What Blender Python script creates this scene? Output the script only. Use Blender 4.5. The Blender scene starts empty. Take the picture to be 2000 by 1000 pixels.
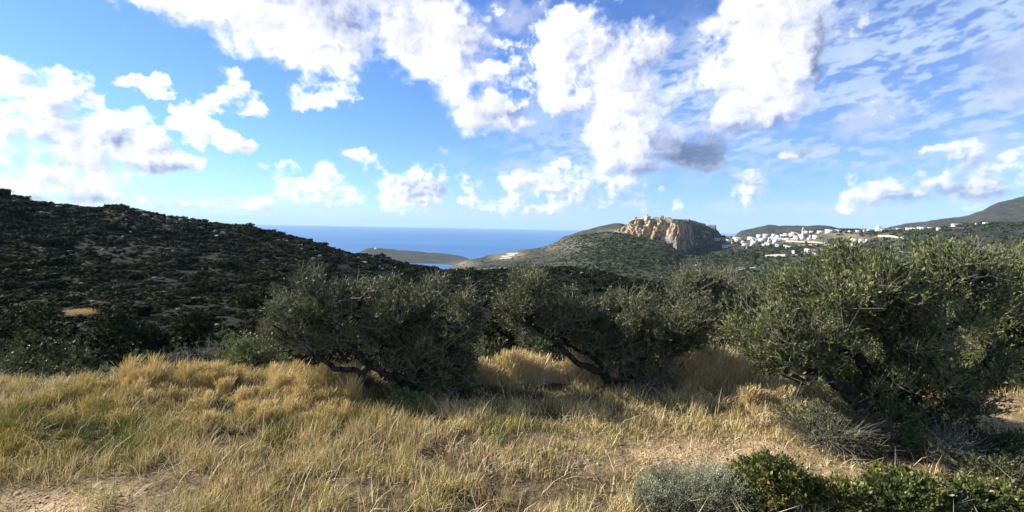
import bpy, math, random
import numpy as np
from mathutils import Vector, Matrix
random.seed(7); rng = np.random.default_rng(11)
SC = bpy.context.scene
COL = SC.collection

# ------------------------------------------------------------------ camera
EYE = 3.0
PITCH = math.radians(3.35); ROLL = math.radians(1.08)
F = np.array([0, math.cos(PITCH), -math.sin(PITCH)])
R0 = np.array([1.0, 0, 0]); U0 = np.cross(R0, F)
R = R0*math.cos(ROLL)+U0*math.sin(ROLL); U = -R0*math.sin(ROLL)+U0*math.cos(ROLL)
C0 = np.array([0, 0, EYE])
cam_d = bpy.data.cameras.new("camera"); cam = bpy.data.objects.new("camera", cam_d); COL.objects.link(cam)
M = Matrix(((R[0], U[0], -F[0], 0), (R[1], U[1], -F[1], 0), (R[2], U[2], -F[2], EYE), (0, 0, 0, 1)))
cam.matrix_world = M
cam_d.sensor_width = 36; cam_d.lens = 18; cam_d.clip_start = 0.1; cam_d.clip_end = 120000
SC.camera = cam

# ------------------------------------------------------------------ light
SUN_AZ = math.radians(-74); SUN_EL = math.radians(31)      # azimuth measured from +Y towards +X
SUN_STR = 5.0; SKY_STR = 0.055; EXPOSURE = 1.22
sdir = Vector((math.sin(SUN_AZ)*math.cos(SUN_EL), math.cos(SUN_AZ)*math.cos(SUN_EL), math.sin(SUN_EL)))
sl = bpy.data.lights.new("sun", 'SUN'); sl.energy = SUN_STR; sl.angle = math.radians(0.5); sl.color = (1.0, 0.92, 0.78)
so = bpy.data.objects.new("sun", sl); COL.objects.link(so); so.rotation_euler = sdir.to_track_quat('Z', 'Y').to_euler()
SC.view_settings.view_transform = 'Standard'; SC.view_settings.look = 'None'
SC.view_settings.exposure = EXPOSURE; SC.view_settings.gamma = 1.0
SC.cycles.max_bounces = 6; SC.cycles.diffuse_bounces = 2; SC.cycles.glossy_bounces = 2
SC.cycles.transmission_bounces = 2; SC.cycles.volume_bounces = 0; SC.cycles.transparent_max_bounces = 4

def ray(px, py):
    d = F+R*(px-1000)/1000.0+U*(500-py)/1000.0
    return d
def project(P):
    d = np.asarray(P, float)-C0
    f = d@F
    return 1000+1000*(d@R)/f, 500-1000*(d@U)/f, f
def azel(px, py):
    d = ray(px, py); return math.atan2(d[0], d[1]), math.atan2(d[2], math.hypot(d[0], d[1]))
def at(px, py, Y):                       # the point seen at (px,py) whose world depth is Y
    d = ray(px, py); return C0+d*(Y/d[1])

# ------------------------------------------------------------------ helpers
def hsh(ix, iy, iz, s):
    n = (ix.astype(np.int64)*374761393+iy.astype(np.int64)*668265263+iz.astype(np.int64)*2147483647+s*974634777) & 0xffffffff
    n = ((n ^ (n >> 13))*1274126177) & 0xffffffff
    n = (n ^ (n >> 16)) & 0xffffffff
    return n/4294967295.0
def vnoise(x, y, z=None, s=0):
    x = np.asarray(x, float); y = np.asarray(y, float); z = np.zeros_like(x) if z is None else np.asarray(z, float)
    ix, iy, iz = np.floor(x), np.floor(y), np.floor(z); fx, fy, fz = x-ix, y-iy, z-iz
    fx, fy, fz = [t*t*(3-2*t) for t in (fx, fy, fz)]
    def c(a, b_, d): return hsh(ix+a, iy+b_, iz+d, s)
    def lerp(a, b_, t): return a+(b_-a)*t
    return lerp(lerp(lerp(c(0,0,0), c(1,0,0), fx), lerp(c(0,1,0), c(1,1,0), fx), fy), lerp(lerp(c(0,0,1), c(1,0,1), fx), lerp(c(0,1,1), c(1,1,1), fx), fy), fz)
def fbm(x, y, z=None, o=4, s=0, g=.5):
    t = 0; a = 1; n = 0; x = np.asarray(x, float); y = np.asarray(y, float); z = np.zeros_like(x) if z is None else np.asarray(z, float)
    for i in range(o):
        t = t+a*vnoise(x, y, z, s+i*17); n += a; a *= g; x = x*2.03; y = y*2.03; z = z*2.03
    return t/n
def sstep(x, a, b):
    t = np.clip((x-a)/(b-a), 0, 1); return t*t*(3-2*t)

# ------------------------------------------------------------------ world: Nishita sky with computed clouds
SOLID = [
 (300,-10,110,28),(430,12,170,46),(560,60,120,62),(630,60,90,80),(480,-60,400,70),(672,60,36,80),(640,128,70,28),(590,118,44,22),(690,125,24,24),
 (805,40,52,90),(872,90,56,80),(840,130,50,30),(895,160,36,50),(910,215,34,44),(950,215,50,34),(1000,235,50,16),
 (1110,55,60,40),(1150,90,60,36),(1085,130,38,50),(1210,130,70,56),(1260,110,44,40),(1250,180,52,50),(1110,190,45,26),
 (1190,210,42,60),(1180,270,34,56),(1185,310,40,28),(1235,270,50,60),(1250,320,66,18),(1320,295,60,38),(1375,290,44,36),(1370,318,50,16),
 (1500,10,110,80),(1500,90,95,70),(1430,148,80,30),(1400,160,44,18),(1510,160,70,50),(1440,205,60,28),(1425,230,40,20),(1560,110,50,90),(1500,215,80,30),
 (20,150,80,30),(80,180,74,32),(130,170,40,22),(55,260,130,36),(150,235,100,40),(110,300,150,40),(240,280,80,38),(250,240,50,30),(20,320,80,50),(100,350,120,30),
 (320,315,60,20),(40,370,90,30),(285,175,34,16),(310,185,24,14),(350,215,30,16),(380,245,38,18),(415,280,56,18),(475,292,36,14),(272,160,18,10),(160,385,90,14)]
LOOSE = [
 (455,165,28,20),(465,185,34,20),(440,205,40,16),(490,210,32,12),(598,175,26,18),(650,180,34,14),(615,205,40,10),(590,190,22,12),(690,190,18,7),
 (540,335,38,14),(575,365,42,16),(635,345,30,24),(640,375,48,16),(600,385,40,12),(560,325,30,12),
 (720,325,18,20),(745,350,30,22),(800,360,50,20),(825,335,24,20),(855,335,18,18),(870,365,50,20),(760,390,60,16),
 (690,298,18,8),(985,400,44,16),(1010,350,30,14),(1100,325,34,18),(1130,345,50,16),(1110,375,60,20),(1140,395,60,16),(1190,365,50,20),
 (425,395,40,8),(520,397,40,8),(980,130,34,26),(1010,165,30,20),(1000,75,34,9),(985,200,40,16),(470,400,80,6),(900,392,90,8),
 (1465,345,24,16),(1470,365,28,16),(1466,392,16,8),(1665,352,13,16),(1668,385,22,16),(1660,402,16,8),(1715,375,50,20),(1775,370,44,18),
 (1865,310,26,24),(1880,350,50,24),(1950,350,70,30),(1985,305,36,30),(1930,385,70,20),(1830,292,20,8),
 (1590,294,36,7),(1545,304,16,7),(1286,370,9,8),(1330,395,14,8),(1230,390,60,14)]
FAINT = [(40,380,200,40),(120,300,200,60),(500,405,300,12),(1000,410,300,14),(1600,405,300,14),(1980,120,60,80),(1960,190,50,30),(1700,235,60,40),(1860,375,110,30),(1760,385,90,24),(1000,225,70,30),(940,120,40,90),(1190,350,90,50),(1480,370,40,30),(1575,300,60,18),(1850,295,50,20),(1000,380,90,30),(840,380,120,26),(620,385,90,20),(430,395,70,12),(1430,255,60,30),(1640,260,60,30),(1490,90,130,160),(1230,260,120,90),(1060,130,90,90),(50,395,140,20),(180,300,220,70),(1000,20,60,30),(690,300,40,12),(865,292,14,8),(1940,300,90,60),(1130,380,110,24)]
VEIL = [(1850,60,300,130),(1780,200,330,110),(1380,140,90,60),(1480,275,200,50),(1330,200,80,90),(1120,265,120,50),(1950,260,160,90),(1700,100,150,140),(1060,310,120,30),(1600,330,250,30)]
GREY = [(640,35,90,40,.5),(520,45,70,30,.35),(1355,290,80,44,1.3),(1250,325,80,18,.7),(1595,110,18,80,.6),(310,330,60,12,.8),(225,270,26,14,.8),(120,325,40,12,.35),(800,0,60,60,.25),(930,30,34,70,.4),(330,290,40,24,.5),
        (1000,215,70,30,.8),(945,140,26,90,.45),(1100,205,60,20,.45),(1280,160,40,50,.35),(1270,220,50,90,.3),(1460,250,110,14,.7),(1980,140,50,70,.6),(1575,298,50,14,1.0),(1190,380,90,22,.5),(1850,375,90,24,.5),(1760,385,60,14,.5),(130,390,70,8,.5),(1870,340,40,40,.4),(1640,250,80,40,.3),(830,365,70,20,.3),(1740,220,120,30,.25)]
def clouds(step=.0014):
    a0, a1, e0, e1 = -.92, .92, -.02, .64
    A, E = np.meshgrid(np.arange(a0, a1, step), np.arange(e0, e1, step)); S = 1/.0010      # 1 unit = 1 mrad
    def bl(px, py, rx, ry):
        a, e = azel(px, py); x1, x0 = azel(px+rx, py)[0], azel(px-rx, py)[0]; y1, y0 = azel(px, py-ry)[1], azel(px, py+ry)[1]
        return a, e, abs(x1-x0)/2, abs(y1-y0)/2
    # domain warps
    w1x = fbm(A*9, E*9, o=3, s=1)-.5; w1y = fbm(A*9, E*9, o=3, s=2)-.5
    w2x = fbm(A*40, E*40, o=5, s=5, g=.6)-.5; w2y = fbm(A*40, E*40, o=5, s=6, g=.6)-.5
    el_k = .35+.65*sstep(E, .02, .25)                      # clouds near the horizon are farther off and finer
    WA = A+(w1x*.040+w2x*.044)*el_k; WE = E+(w1y*.030+w2y*.034)*el_k
    def field(lst, amp=1.0):
        f = np.full(A.shape, -1.0)
        for (px, py, rx, ry) in lst:
            a, e, ra, re = bl(px, py, rx, ry)
            d = np.sqrt(((WA-a)/ra)**2+((WE-e)/re)**2); t = 1.25-d
            h = np.clip(.5+.5*(t-f)/.30, 0, 1); f = f*(1-h)+t*h+.30*h*(1-h)/2
        return f
    fs, fl = field(SOLID), field(LOOSE)
    fine = 1/np.maximum(el_k, .3)
    n = fbm(A*26, E*32, o=6, s=30, g=.55)-.5
    def billow(x, y, s, o=4):
        t = 0; a = 1; nn = 0
        for i in range(o):
            t = t+a*(1-np.abs(2*vnoise(x, y, s=s+i*13)-1)); nn += a; a *= .55; x = x*2.07+3.1; y = y*2.07+1.7
        return t/nn
    b = billow(WA*34, WE*38, 50)-.5; bf = billow(WA*80, WE*90, 80)-.5
    ff = field(FAINT)
    hole = sstep(-A, .35, .6)*(1-sstep(E, .18, .34)); ds = np.minimum(fs, .8-.35*hole)+n*(.85+1.1*hole)+b*(.35+.4*hole)+bf*.10
    dl = np.minimum(fl, .46)*.95+n*2.5+b*1.1+bf*.5-.10
    d = np.maximum(ds, dl)
    soft = np.clip(fbm(A*5, E*6, o=2, s=77)*1.6-.45, 0.12, 1)        # some edges soft, some crisp
    alpha = np.maximum(sstep(ds, -.08, .42+.9*soft), .95*sstep(dl, -.05, .95+.6*soft))
    fa = sstep(np.minimum(ff, .9)+n*2.2+b*.5, -.1, 1.2)*.55
    alpha = alpha+(1-alpha)*fa
    
    # light: absorb along the way to the sun (to the left and up)
    dens = np.clip(d, 0, 1.3)
    tau = 0
    for k in range(1, 9):
        sh = int(k*.0065/step); sv = int(k*.0035/step)
        q = np.roll(np.roll(dens, sh, axis=1), -sv, axis=0); tau = tau+q*(.9**k)
    lit = np.exp(-tau*.20); lit = lit/np.exp(-.0)
    grad = 0
    for sh, sv, w in ((6, 5, .6), (14, 10, .5)):
        grad = grad+w*(dens-np.roll(np.roll(dens, sh, axis=1), -sv, axis=0))
    g = np.zeros(A.shape)
    for (px, py, rx, ry, wt) in GREY:
        a, e, ra, re = bl(px, py, rx*1.25, ry*1.25); q = ((WA-a)/ra)**2+((WE-e)/re)**2; g = np.maximum(g, wt*np.exp(-q*1.1))
    sunny = sstep(-A, -.9, .8)
    lo = fbm(A*7, E*9, o=3, s=201)-.5
    L = .55+.52*lit+.45*np.clip(grad, -.5, .6)+.16*bf+.34*b+.85*lo-.85*g+.20*sunny-.12*(1-sstep(E, .04, .16))
    L = L+.22*sstep(1-alpha, .2, .9)*(1-g)-.04
    L = np.where(np.maximum(ds, dl) < 0, np.minimum(L, .62), L)
    L = np.clip(L, 0, 1.15)
    st = np.array([[0, .17, .24, .42], [.3, .42, .48, .70], [.55, .70, .76, .95], [.8, .95, .97, 1.04], [1.0, 1.18, 1.18, 1.2], [1.15, 1.4, 1.4, 1.4]])
    col = np.stack([np.interp(L, st[:, 0], st[:, c]) for c in (1, 2, 3)], -1)
    # altocumulus rows
    v = np.zeros(A.shape)
    for q in VEIL:
        a, e, ra, re = bl(*q); v = np.maximum(v, np.exp(-(((A+w1x*.1-a)/ra)**2+((E+w1y*.1-e)/re)**2)*.9))
    ca, sa = math.cos(.16), math.sin(.16); X = A*ca+E*sa; Y = E*ca-A*sa
    pr = 1/np.tan(np.maximum(E, .05)+.12)*.42        # rows close up towards the horizon
    pat = fbm(X*24+w2x*.8, Y*80+w1y*1.5, o=3, s=91, g=.5)*.50+fbm(X*62+w2x, Y*135+w2y, o=3, s=95, g=.55)*.45+fbm(A*5, E*9, o=3, s=99)*.25
    va = v*sstep(pat, .50, .70)*.80+v*.16
    vc = np.array([.60, .76, 1.0])
    oa = 1-(1-alpha)*(1-va); w = (alpha/np.maximum(oa, 1e-4))[..., None]
    col = col*w+vc*(1-w)
    fade = sstep(np.abs(A), .92, .84)*sstep(E, .64, .58)*sstep(E, 0, .012)
    return A, E, col, oa*fade, (a0, a1, e0, e1)
def build_world():
    w = bpy.data.worlds.new("World"); SC.world = w; w.use_nodes = True
    nt = w.node_tree; L = nt.links; nt.nodes.clear()
    n = lambda t: nt.nodes.new(t)
    W, H = 4096, 2048
    buf = np.zeros((H, W, 4), np.float32)
    # elsewhere in the sky: scattered clouds of the same kind, coarse
    step = 2*math.pi/W
    A, E, col, al, (a0, a1, e0, e1) = clouds(step)
    gx, gy = np.meshgrid(np.arange(W//4), np.arange(H//8)); ga = gx/(W/4)*2*math.pi-math.pi; ge = gy/(H/8)*math.pi/2
    x, y, z = np.sin(ga)*np.cos(ge), np.cos(ga)*np.cos(ge), np.sin(ge)
    g = fbm(x*3.5, y*3.5, z*6, o=7, s=40, g=.55); m = sstep(g, .50, .62)*sstep(z, .0, .15)*(1-sstep(.92-np.abs(ga), -.05, .05)*sstep(.64-ge, -.05, .05))
    m = np.repeat(np.repeat(m, 4, 1), 4, 0)
    buf[H//2:, :, 3] = m; buf[H//2:, :, :3] = (.85, .89, 1.0)
    c0 = int(round((a0+math.pi)/step)); r0 = H//2+int(round(e0/step)); h_, w_ = al.shape
    k = (al > 0)[..., None]
    sub = buf[r0:r0+h_, c0:c0+w_]; sub[..., :3] = np.where(k, col, sub[..., :3]); sub[..., 3] = np.maximum(sub[..., 3], al)
    img = bpy.data.images.new('cloud_map', W, H, alpha=True, float_buffer=True); img.alpha_mode = 'CHANNEL_PACKED'
    img.colorspace_settings.name = 'Non-Color'
    img.pixels.foreach_set(buf.ravel()); img.update(); img.pack()
    tc = n('ShaderNodeTexCoord'); sx = n('ShaderNodeSeparateXYZ'); L.new(tc.outputs['Generated'], sx.inputs[0])
    def m(op, a, b_=None):
        q = n('ShaderNodeMath'); q.operation = op
        for i, v in enumerate((a, b_)):
            if v is None: continue
            if isinstance(v, (int, float)): q.inputs[i].default_value = v
            else: L.new(v, q.inputs[i])
        return q.outputs[0]
    cb = n('ShaderNodeCombineXYZ')
    L.new(m('ADD', m('MULTIPLY', m('ARCTAN2', sx.outputs[0], sx.outputs[1]), .5/math.pi), .5), cb.inputs[0])
    L.new(m('ADD', m('MULTIPLY', m('ARCSINE', sx.outputs[2]), 1/math.pi), .5), cb.inputs[1])
    ti = n('ShaderNodeTexImage'); ti.image = img; ti.extension = 'EXTEND'; L.new(cb.outputs[0], ti.inputs[0])
    sky = n('ShaderNodeTexSky'); sky.sky_type = 'NISHITA'; sky.sun_disc = False
    sky.sun_elevation = SUN_EL; sky.sun_rotation = SUN_AZ
    sky.air_density = 1.0; sky.dust_density = DUST; sky.ozone_density = 2.0; sky.altitude = 200
    mul = n('ShaderNodeMix'); mul.data_type = 'RGBA'; mul.blend_type = 'MULTIPLY'; mul.inputs[0].default_value = 1
    L.new(sky.outputs[0], mul.inputs[6]); mul.inputs[7].default_value = SKYTINT+(1,)
    k = 1/SKY_STR/2**EXPOSURE
    cm = n('ShaderNodeMix'); cm.data_type = 'RGBA'; cm.blend_type = 'MULTIPLY'; cm.inputs[0].default_value = 1
    L.new(ti.outputs['Color'], cm.inputs[6]); cm.inputs[7].default_value = (k, k, k, 1)
    mx = n('ShaderNodeMix'); mx.data_type = 'RGBA'; mx.clamp_factor = True
    L.new(ti.outputs['Alpha'], mx.inputs[0]); L.new(mul.outputs[2], mx.inputs[6]); L.new(cm.outputs[2], mx.inputs[7])
    bg = n('ShaderNodeBackground'); bg.inputs[1].default_value = SKY_STR; L.new(mx.outputs[2], bg.inputs[0])
    wo = n('ShaderNodeOutputWorld'); L.new(bg.outputs[0], wo.inputs[0])
    w.cycles.sampling_method = 'MANUAL'; w.cycles.sample_map_resolution = 1024
SKYTINT = (0.70, 0.97, 1.52); DUST = 0.15
build_world()

# ------------------------------------------------------------------ objects, names, meshes
def tag(o, label=None, cat=None, group=None, kind=None):
    if label: o['label'] = label
    if cat: o['category'] = cat
    if group: o['group'] = group
    if kind: o['kind'] = kind
    return o
def empty(name, loc, label, cat, group=None, rz=0):
    o = bpy.data.objects.new(name, None); COL.objects.link(o); o.location = loc; o.rotation_euler = (0, 0, rz); o.empty_display_size = .2
    return tag(o, label, cat, group)
def mesh_data(name, V, faces, mat, attrs=None, smooth=False, mats=None, midx=None):
    """faces: int array (n,k) or list of such arrays"""
    me = bpy.data.meshes.new(name)
    if not isinstance(faces, (list, tuple)): faces = [faces]
    faces = [np.asarray(f, np.int32) for f in faces if len(f)]
    V = np.asarray(V, np.float32)
    me.vertices.add(len(V)); me.vertices.foreach_set('co', V.ravel())
    nl = sum(f.size for f in faces); nf = sum(len(f) for f in faces)
    me.loops.add(nl); me.polygons.add(nf)
    me.loops.foreach_set('vertex_index', np.concatenate([f.ravel() for f in faces]))
    tot = np.concatenate([np.full(len(f), f.shape[1], np.int32) for f in faces])
    st = np.concatenate([[0], np.cumsum(tot)[:-1]]).astype(np.int32)
    me.polygons.foreach_set('loop_start', st); me.polygons.foreach_set('loop_total', tot)
    if smooth: me.polygons.foreach_set('use_smooth', np.ones(nf, bool))
    for m_ in (mats or [mat]): me.materials.append(m_)
    if midx is not None: me.polygons.foreach_set('material_index', np.asarray(midx, np.int32))
    me.update(calc_edges=True)
    for k, a in (attrs or {}).items():
        at_ = me.attributes.new(k, 'FLOAT', 'POINT'); at_.data.foreach_set('value', np.asarray(a, np.float32))
    return me
def mobj(name, me, parent=None, loc=None, rz=0, sc=None):
    o = bpy.data.objects.new(name, me); COL.objects.link(o)
    if parent: o.parent = parent
    if loc is not None: o.location = loc
    if rz: o.rotation_euler = (0, 0, rz)
    if sc is not None: o.scale = sc if hasattr(sc, '__len__') else (sc,)*3
    return o
class Geo:
    """collects quads/tris then gives one mesh"""
    def __init__(s): s.V = []; s.Q = []; s.n = 0
    def add(s, V, Q):
        s.V.append(np.asarray(V, float)); s.Q.append(np.asarray(Q, int)+s.n); s.n += len(V)
    def box(s, x0, x1, y0, y1, z0, z1, tap=1.0, rz=0, c=(0, 0)):
        cx, cy = (x0+x1)/2, (y0+y1)/2
        P = []
        for z, t in ((z0, 1), (z1, tap)):
            for x, y in ((x0, y0), (x1, y0), (x1, y1), (x0, y1)): P.append((cx+(x-cx)*t, cy+(y-cy)*t, z))
        s.add(P, [(0, 3, 2, 1), (4, 5, 6, 7), (0, 1, 5, 4), (1, 2, 6, 5), (2, 3, 7, 6), (3, 0, 4, 7)])
    def data(s, name, mat, smooth=False):
        return mesh_data(name, np.concatenate(s.V), np.concatenate(s.Q), mat, smooth=smooth)

# ------------------------------------------------------------------ materials
def material(name):
    m = bpy.data.materials.new(name); m.use_nodes = True
    return m, m.node_tree, m.node_tree.nodes['Principled BSDF']
def nd(nt, t, **k):
    x = nt.nodes.new(t)
    for a, b in k.items(): setattr(x, a, b)
    return x
def ramp(nt, fac, stops):
    r = nd(nt, 'ShaderNodeValToRGB'); e = r.color_ramp.elements
    while len(e) < len(stops): e.new(.5)
    for i, (p, c) in enumerate(stops): e[i].position = p; e[i].color = tuple(c)+(1,)
    nt.links.new(fac, r.inputs[0]); return r.outputs[0]
def noise(nt, vec, scale, detail=4, rough=.55, dist=0):
    x = nd(nt, 'ShaderNodeTexNoise'); x.inputs['Scale'].default_value = scale; x.inputs['Detail'].default_value = detail
    x.inputs['Roughness'].default_value = rough; x.inputs['Distortion'].default_value = dist; nt.links.new(vec, x.inputs['Vector']); return x.outputs['Fac']
def mixc(nt, fac, a, b, typ='MIX'):
    x = nd(nt, 'ShaderNodeMix', data_type='RGBA', blend_type=typ)
    for i, v in ((0, fac), (6, a), (7, b)):
        if isinstance(v, (int, float)): x.inputs[i].default_value = v
        elif isinstance(v, tuple): x.inputs[i].default_value = v+(1,)
        else: nt.links.new(v, x.inputs[i])
    return x.outputs[2]
def mth(nt, op, a, b=0., clamp=False):
    x = nd(nt, 'ShaderNodeMath', operation=op); x.use_clamp = clamp
    for i, v in enumerate((a, b)):
        if isinstance(v, (int, float)): x.inputs[i].default_value = v
        else: nt.links.new(v, x.inputs[i])
    return x.outputs[0]
def attr(nt, name):
    x = nd(nt, 'ShaderNodeAttribute'); x.attribute_name = name; return x.outputs['Fac']
def geo_pos(nt): return nd(nt, 'ShaderNodeNewGeometry').outputs['Position']
def bump(nt, bs, h, strength, dist):
    x = nd(nt, 'ShaderNodeBump'); x.inputs['Strength'].default_value = strength; x.inputs['Distance'].default_value = dist
    nt.links.new(h, x.inputs['Height']); nt.links.new(x.outputs[0], bs.inputs['Normal'])
def leaf_mat(name, stops, back=None, rough=.5, transl=.25, spec=.35, objvar=0.0, ttint=(1.1, 1.25, .6)):
    m, nt, bs = material(name)
    c = ramp(nt, attr(nt, 'var'), stops)
    if objvar:
        oi = nd(nt, 'ShaderNodeObjectInfo'); r = ramp(nt, oi.outputs['Random'], [(0, (1-objvar,)*3), (.5, (1, 1, 1)), (1, (1+objvar*.8, 1+objvar*.6, 1-objvar*.3))])
        c = mixc(nt, 1.0, c, r, 'MULTIPLY')
    if back:
        g = nd(nt, 'ShaderNodeNewGeometry'); c = mixc(nt, g.outputs['Backfacing'], c, mixc(nt, .6, c, back))
    nt.links.new(c, bs.inputs['Base Color']); bs.inputs['Roughness'].default_value = rough; bs.inputs['Specular IOR Level'].default_value = spec
    if transl:
        t = nd(nt, 'ShaderNodeBsdfTranslucent'); nt.links.new(mixc(nt, 1.0, c, ttint, 'MULTIPLY'), t.inputs[0])
        mx = nd(nt, 'ShaderNodeMixShader'); mx.inputs[0].default_value = transl
        nt.links.new(bs.outputs[0], mx.inputs[1]); nt.links.new(t.outputs[0], mx.inputs[2])
        nt.links.new(mx.outputs[0], nt.nodes['Material Output'].inputs[0])
    return m
def noisy(name, stops, scale, rough=.9, detail=5, bmp=(.4, .02), coord='Object', spec=.2, stretch=None):
    m, nt, bs = material(name)
    v = nd(nt, 'ShaderNodeTexCoord').outputs[coord]
    if stretch:
        q = nd(nt, 'ShaderNodeMapping'); q.inputs['Scale'].default_value = stretch; nt.links.new(v, q.inputs[0]); v = q.outputs[0]
    f = noise(nt, v, scale, detail, .6)
    nt.links.new(ramp(nt, f, stops), bs.inputs['Base Color']); bs.inputs['Roughness'].default_value = rough; bs.inputs['Specular IOR Level'].default_value = spec
    bump(nt, bs, noise(nt, v, scale*3, 4, .6), bmp[0], bmp[1]); return m
MAT = {}
MAT['olive'] = leaf_mat('olive_leaf', [(0, (.012, .017, .006)), (.45, (.046, .057, .020)), (.8, (.13, .147, .056)), (1, (.20, .19, .10))], (.12, .13, .075), rough=.55, transl=.15, spec=.2)  # palest stop paints sunlit sparkle into the leaf colour
MAT['olive_bright'] = leaf_mat('bright_olive_leaf', [(0, (.014, .022, .007)), (.45, (.052, .073, .020)), (.8, (.18, .205, .055)), (1, (.27, .27, .14))], (.15, .17, .08), rough=.55, transl=.2, spec=.2)  # last stop lightened as a painted leaf glint
MAT['bush'] = leaf_mat('bush_leaf', [(0, (.009, .014, .006)), (.5, (.024, .034, .014)), (1, (.070, .083, .038))], None, .7, .12, spec=.1, objvar=.35)
MAT['grey_bush'] = leaf_mat('grey_green_leaf', [(0, (.11, .14, .085)), (.5, (.24, .27, .16)), (1, (.42, .44, .30))], None, .7, .2)
MAT['mastic'] = leaf_mat('mastic_leaf', [(0, (.035, .058, .014)), (.5, (.085, .10, .026)), (.88, (.20, .205, .055)), (.97, (.27, .24, .07)), (1, (.26, .09, .04))], None, .38, .2)
MAT['fresh'] = leaf_mat('fresh_leaf', [(0, (.05, .09, .03)), (1, (.17, .24, .08))], None, .5, .25)
MAT['scrub'] = leaf_mat('shaded_scrub_leaf', [(0, (.005, .007, .003)), (.45, (.012, .015, .006)), (.75, (.030, .037, .014)), (1, (.065, .062, .030))], None, .9, .06, spec=.05, objvar=.4)  # cloud shade over the hill is put into these very dark leaf colours
MAT['rust'] = leaf_mat('rusty_leaf', [(0, (.06, .04, .012)), (1, (.15, .09, .025))], None, .7, .2)
MAT['far_scrub'] = leaf_mat('far_scrub_leaf', [(0, (.016, .024, .009)), (.5, (.038, .053, .017)), (1, (.085, .10, .032))], None, .9, 0, spec=.05)
MAT['bark'] = noisy('olive_bark', [(.3, (.012, .010, .008)), (.6, (.035, .030, .024)), (.8, (.11, .10, .085))], 14, bmp=(.8, .02), stretch=(1, 1, .35))
MAT['twig'] = noisy('grey_twig', [(.3, (.11, .10, .085)), (.7, (.27, .25, .21))], 30, bmp=(.2, .002))
MAT['soilstone'] = noisy('soil_clod', [(.3, (.20, .15, .09)), (.7, (.42, .34, .22))], 8, bmp=(.5, .01))
MAT['stone'] = noisy('boulder_stone', [(.3, (.10, .095, .088)), (.5, (.21, .20, .185)), (.7, (.36, .345, .32))], .9, bmp=(.6, .12))
MAT['paleston'] = noisy('pale_stone', [(.3, (.25, .22, .18)), (.7, (.50, .46, .40))], 6, bmp=(.5, .03))
MAT['whitewash'] = noisy('whitewash', [(.3, (.42, .42, .415)), (.7, (.58, .58, .57))], .35, .85, bmp=(.05, .02))
MAT['cream'] = noisy('cream_plaster', [(.3, (.55, .50, .42)), (.7, (.68, .63, .54))], .3, .9, bmp=(.1, .02))
MAT['beige'] = noisy('stone_wall_plaster', [(.3, (.26, .22, .17)), (.7, (.44, .38, .30))], .5, .95, bmp=(.4, .05))
MAT['ruin'] = noisy('ruin_stone', [(.3, (.10, .085, .07)), (.7, (.24, .21, .17))], .4, .95, bmp=(.5, .1))
MAT['glass'] = noisy('dark_window', [(.3, (.03, .035, .045)), (.7, (.06, .07, .08))], 1, .25, bmp=(0, .01), spec=.5)
MAT['tile'] = noisy('roof_tile', [(.3, (.20, .10, .06)), (.7, (.34, .18, .11))], 2, .9, bmp=(.3, .05))
MAT['shutter'] = noisy('blue_shutter', [(.3, (.07, .12, .20)), (.7, (.10, .17, .27))], 1, .7, bmp=(.0, .01))

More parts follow.
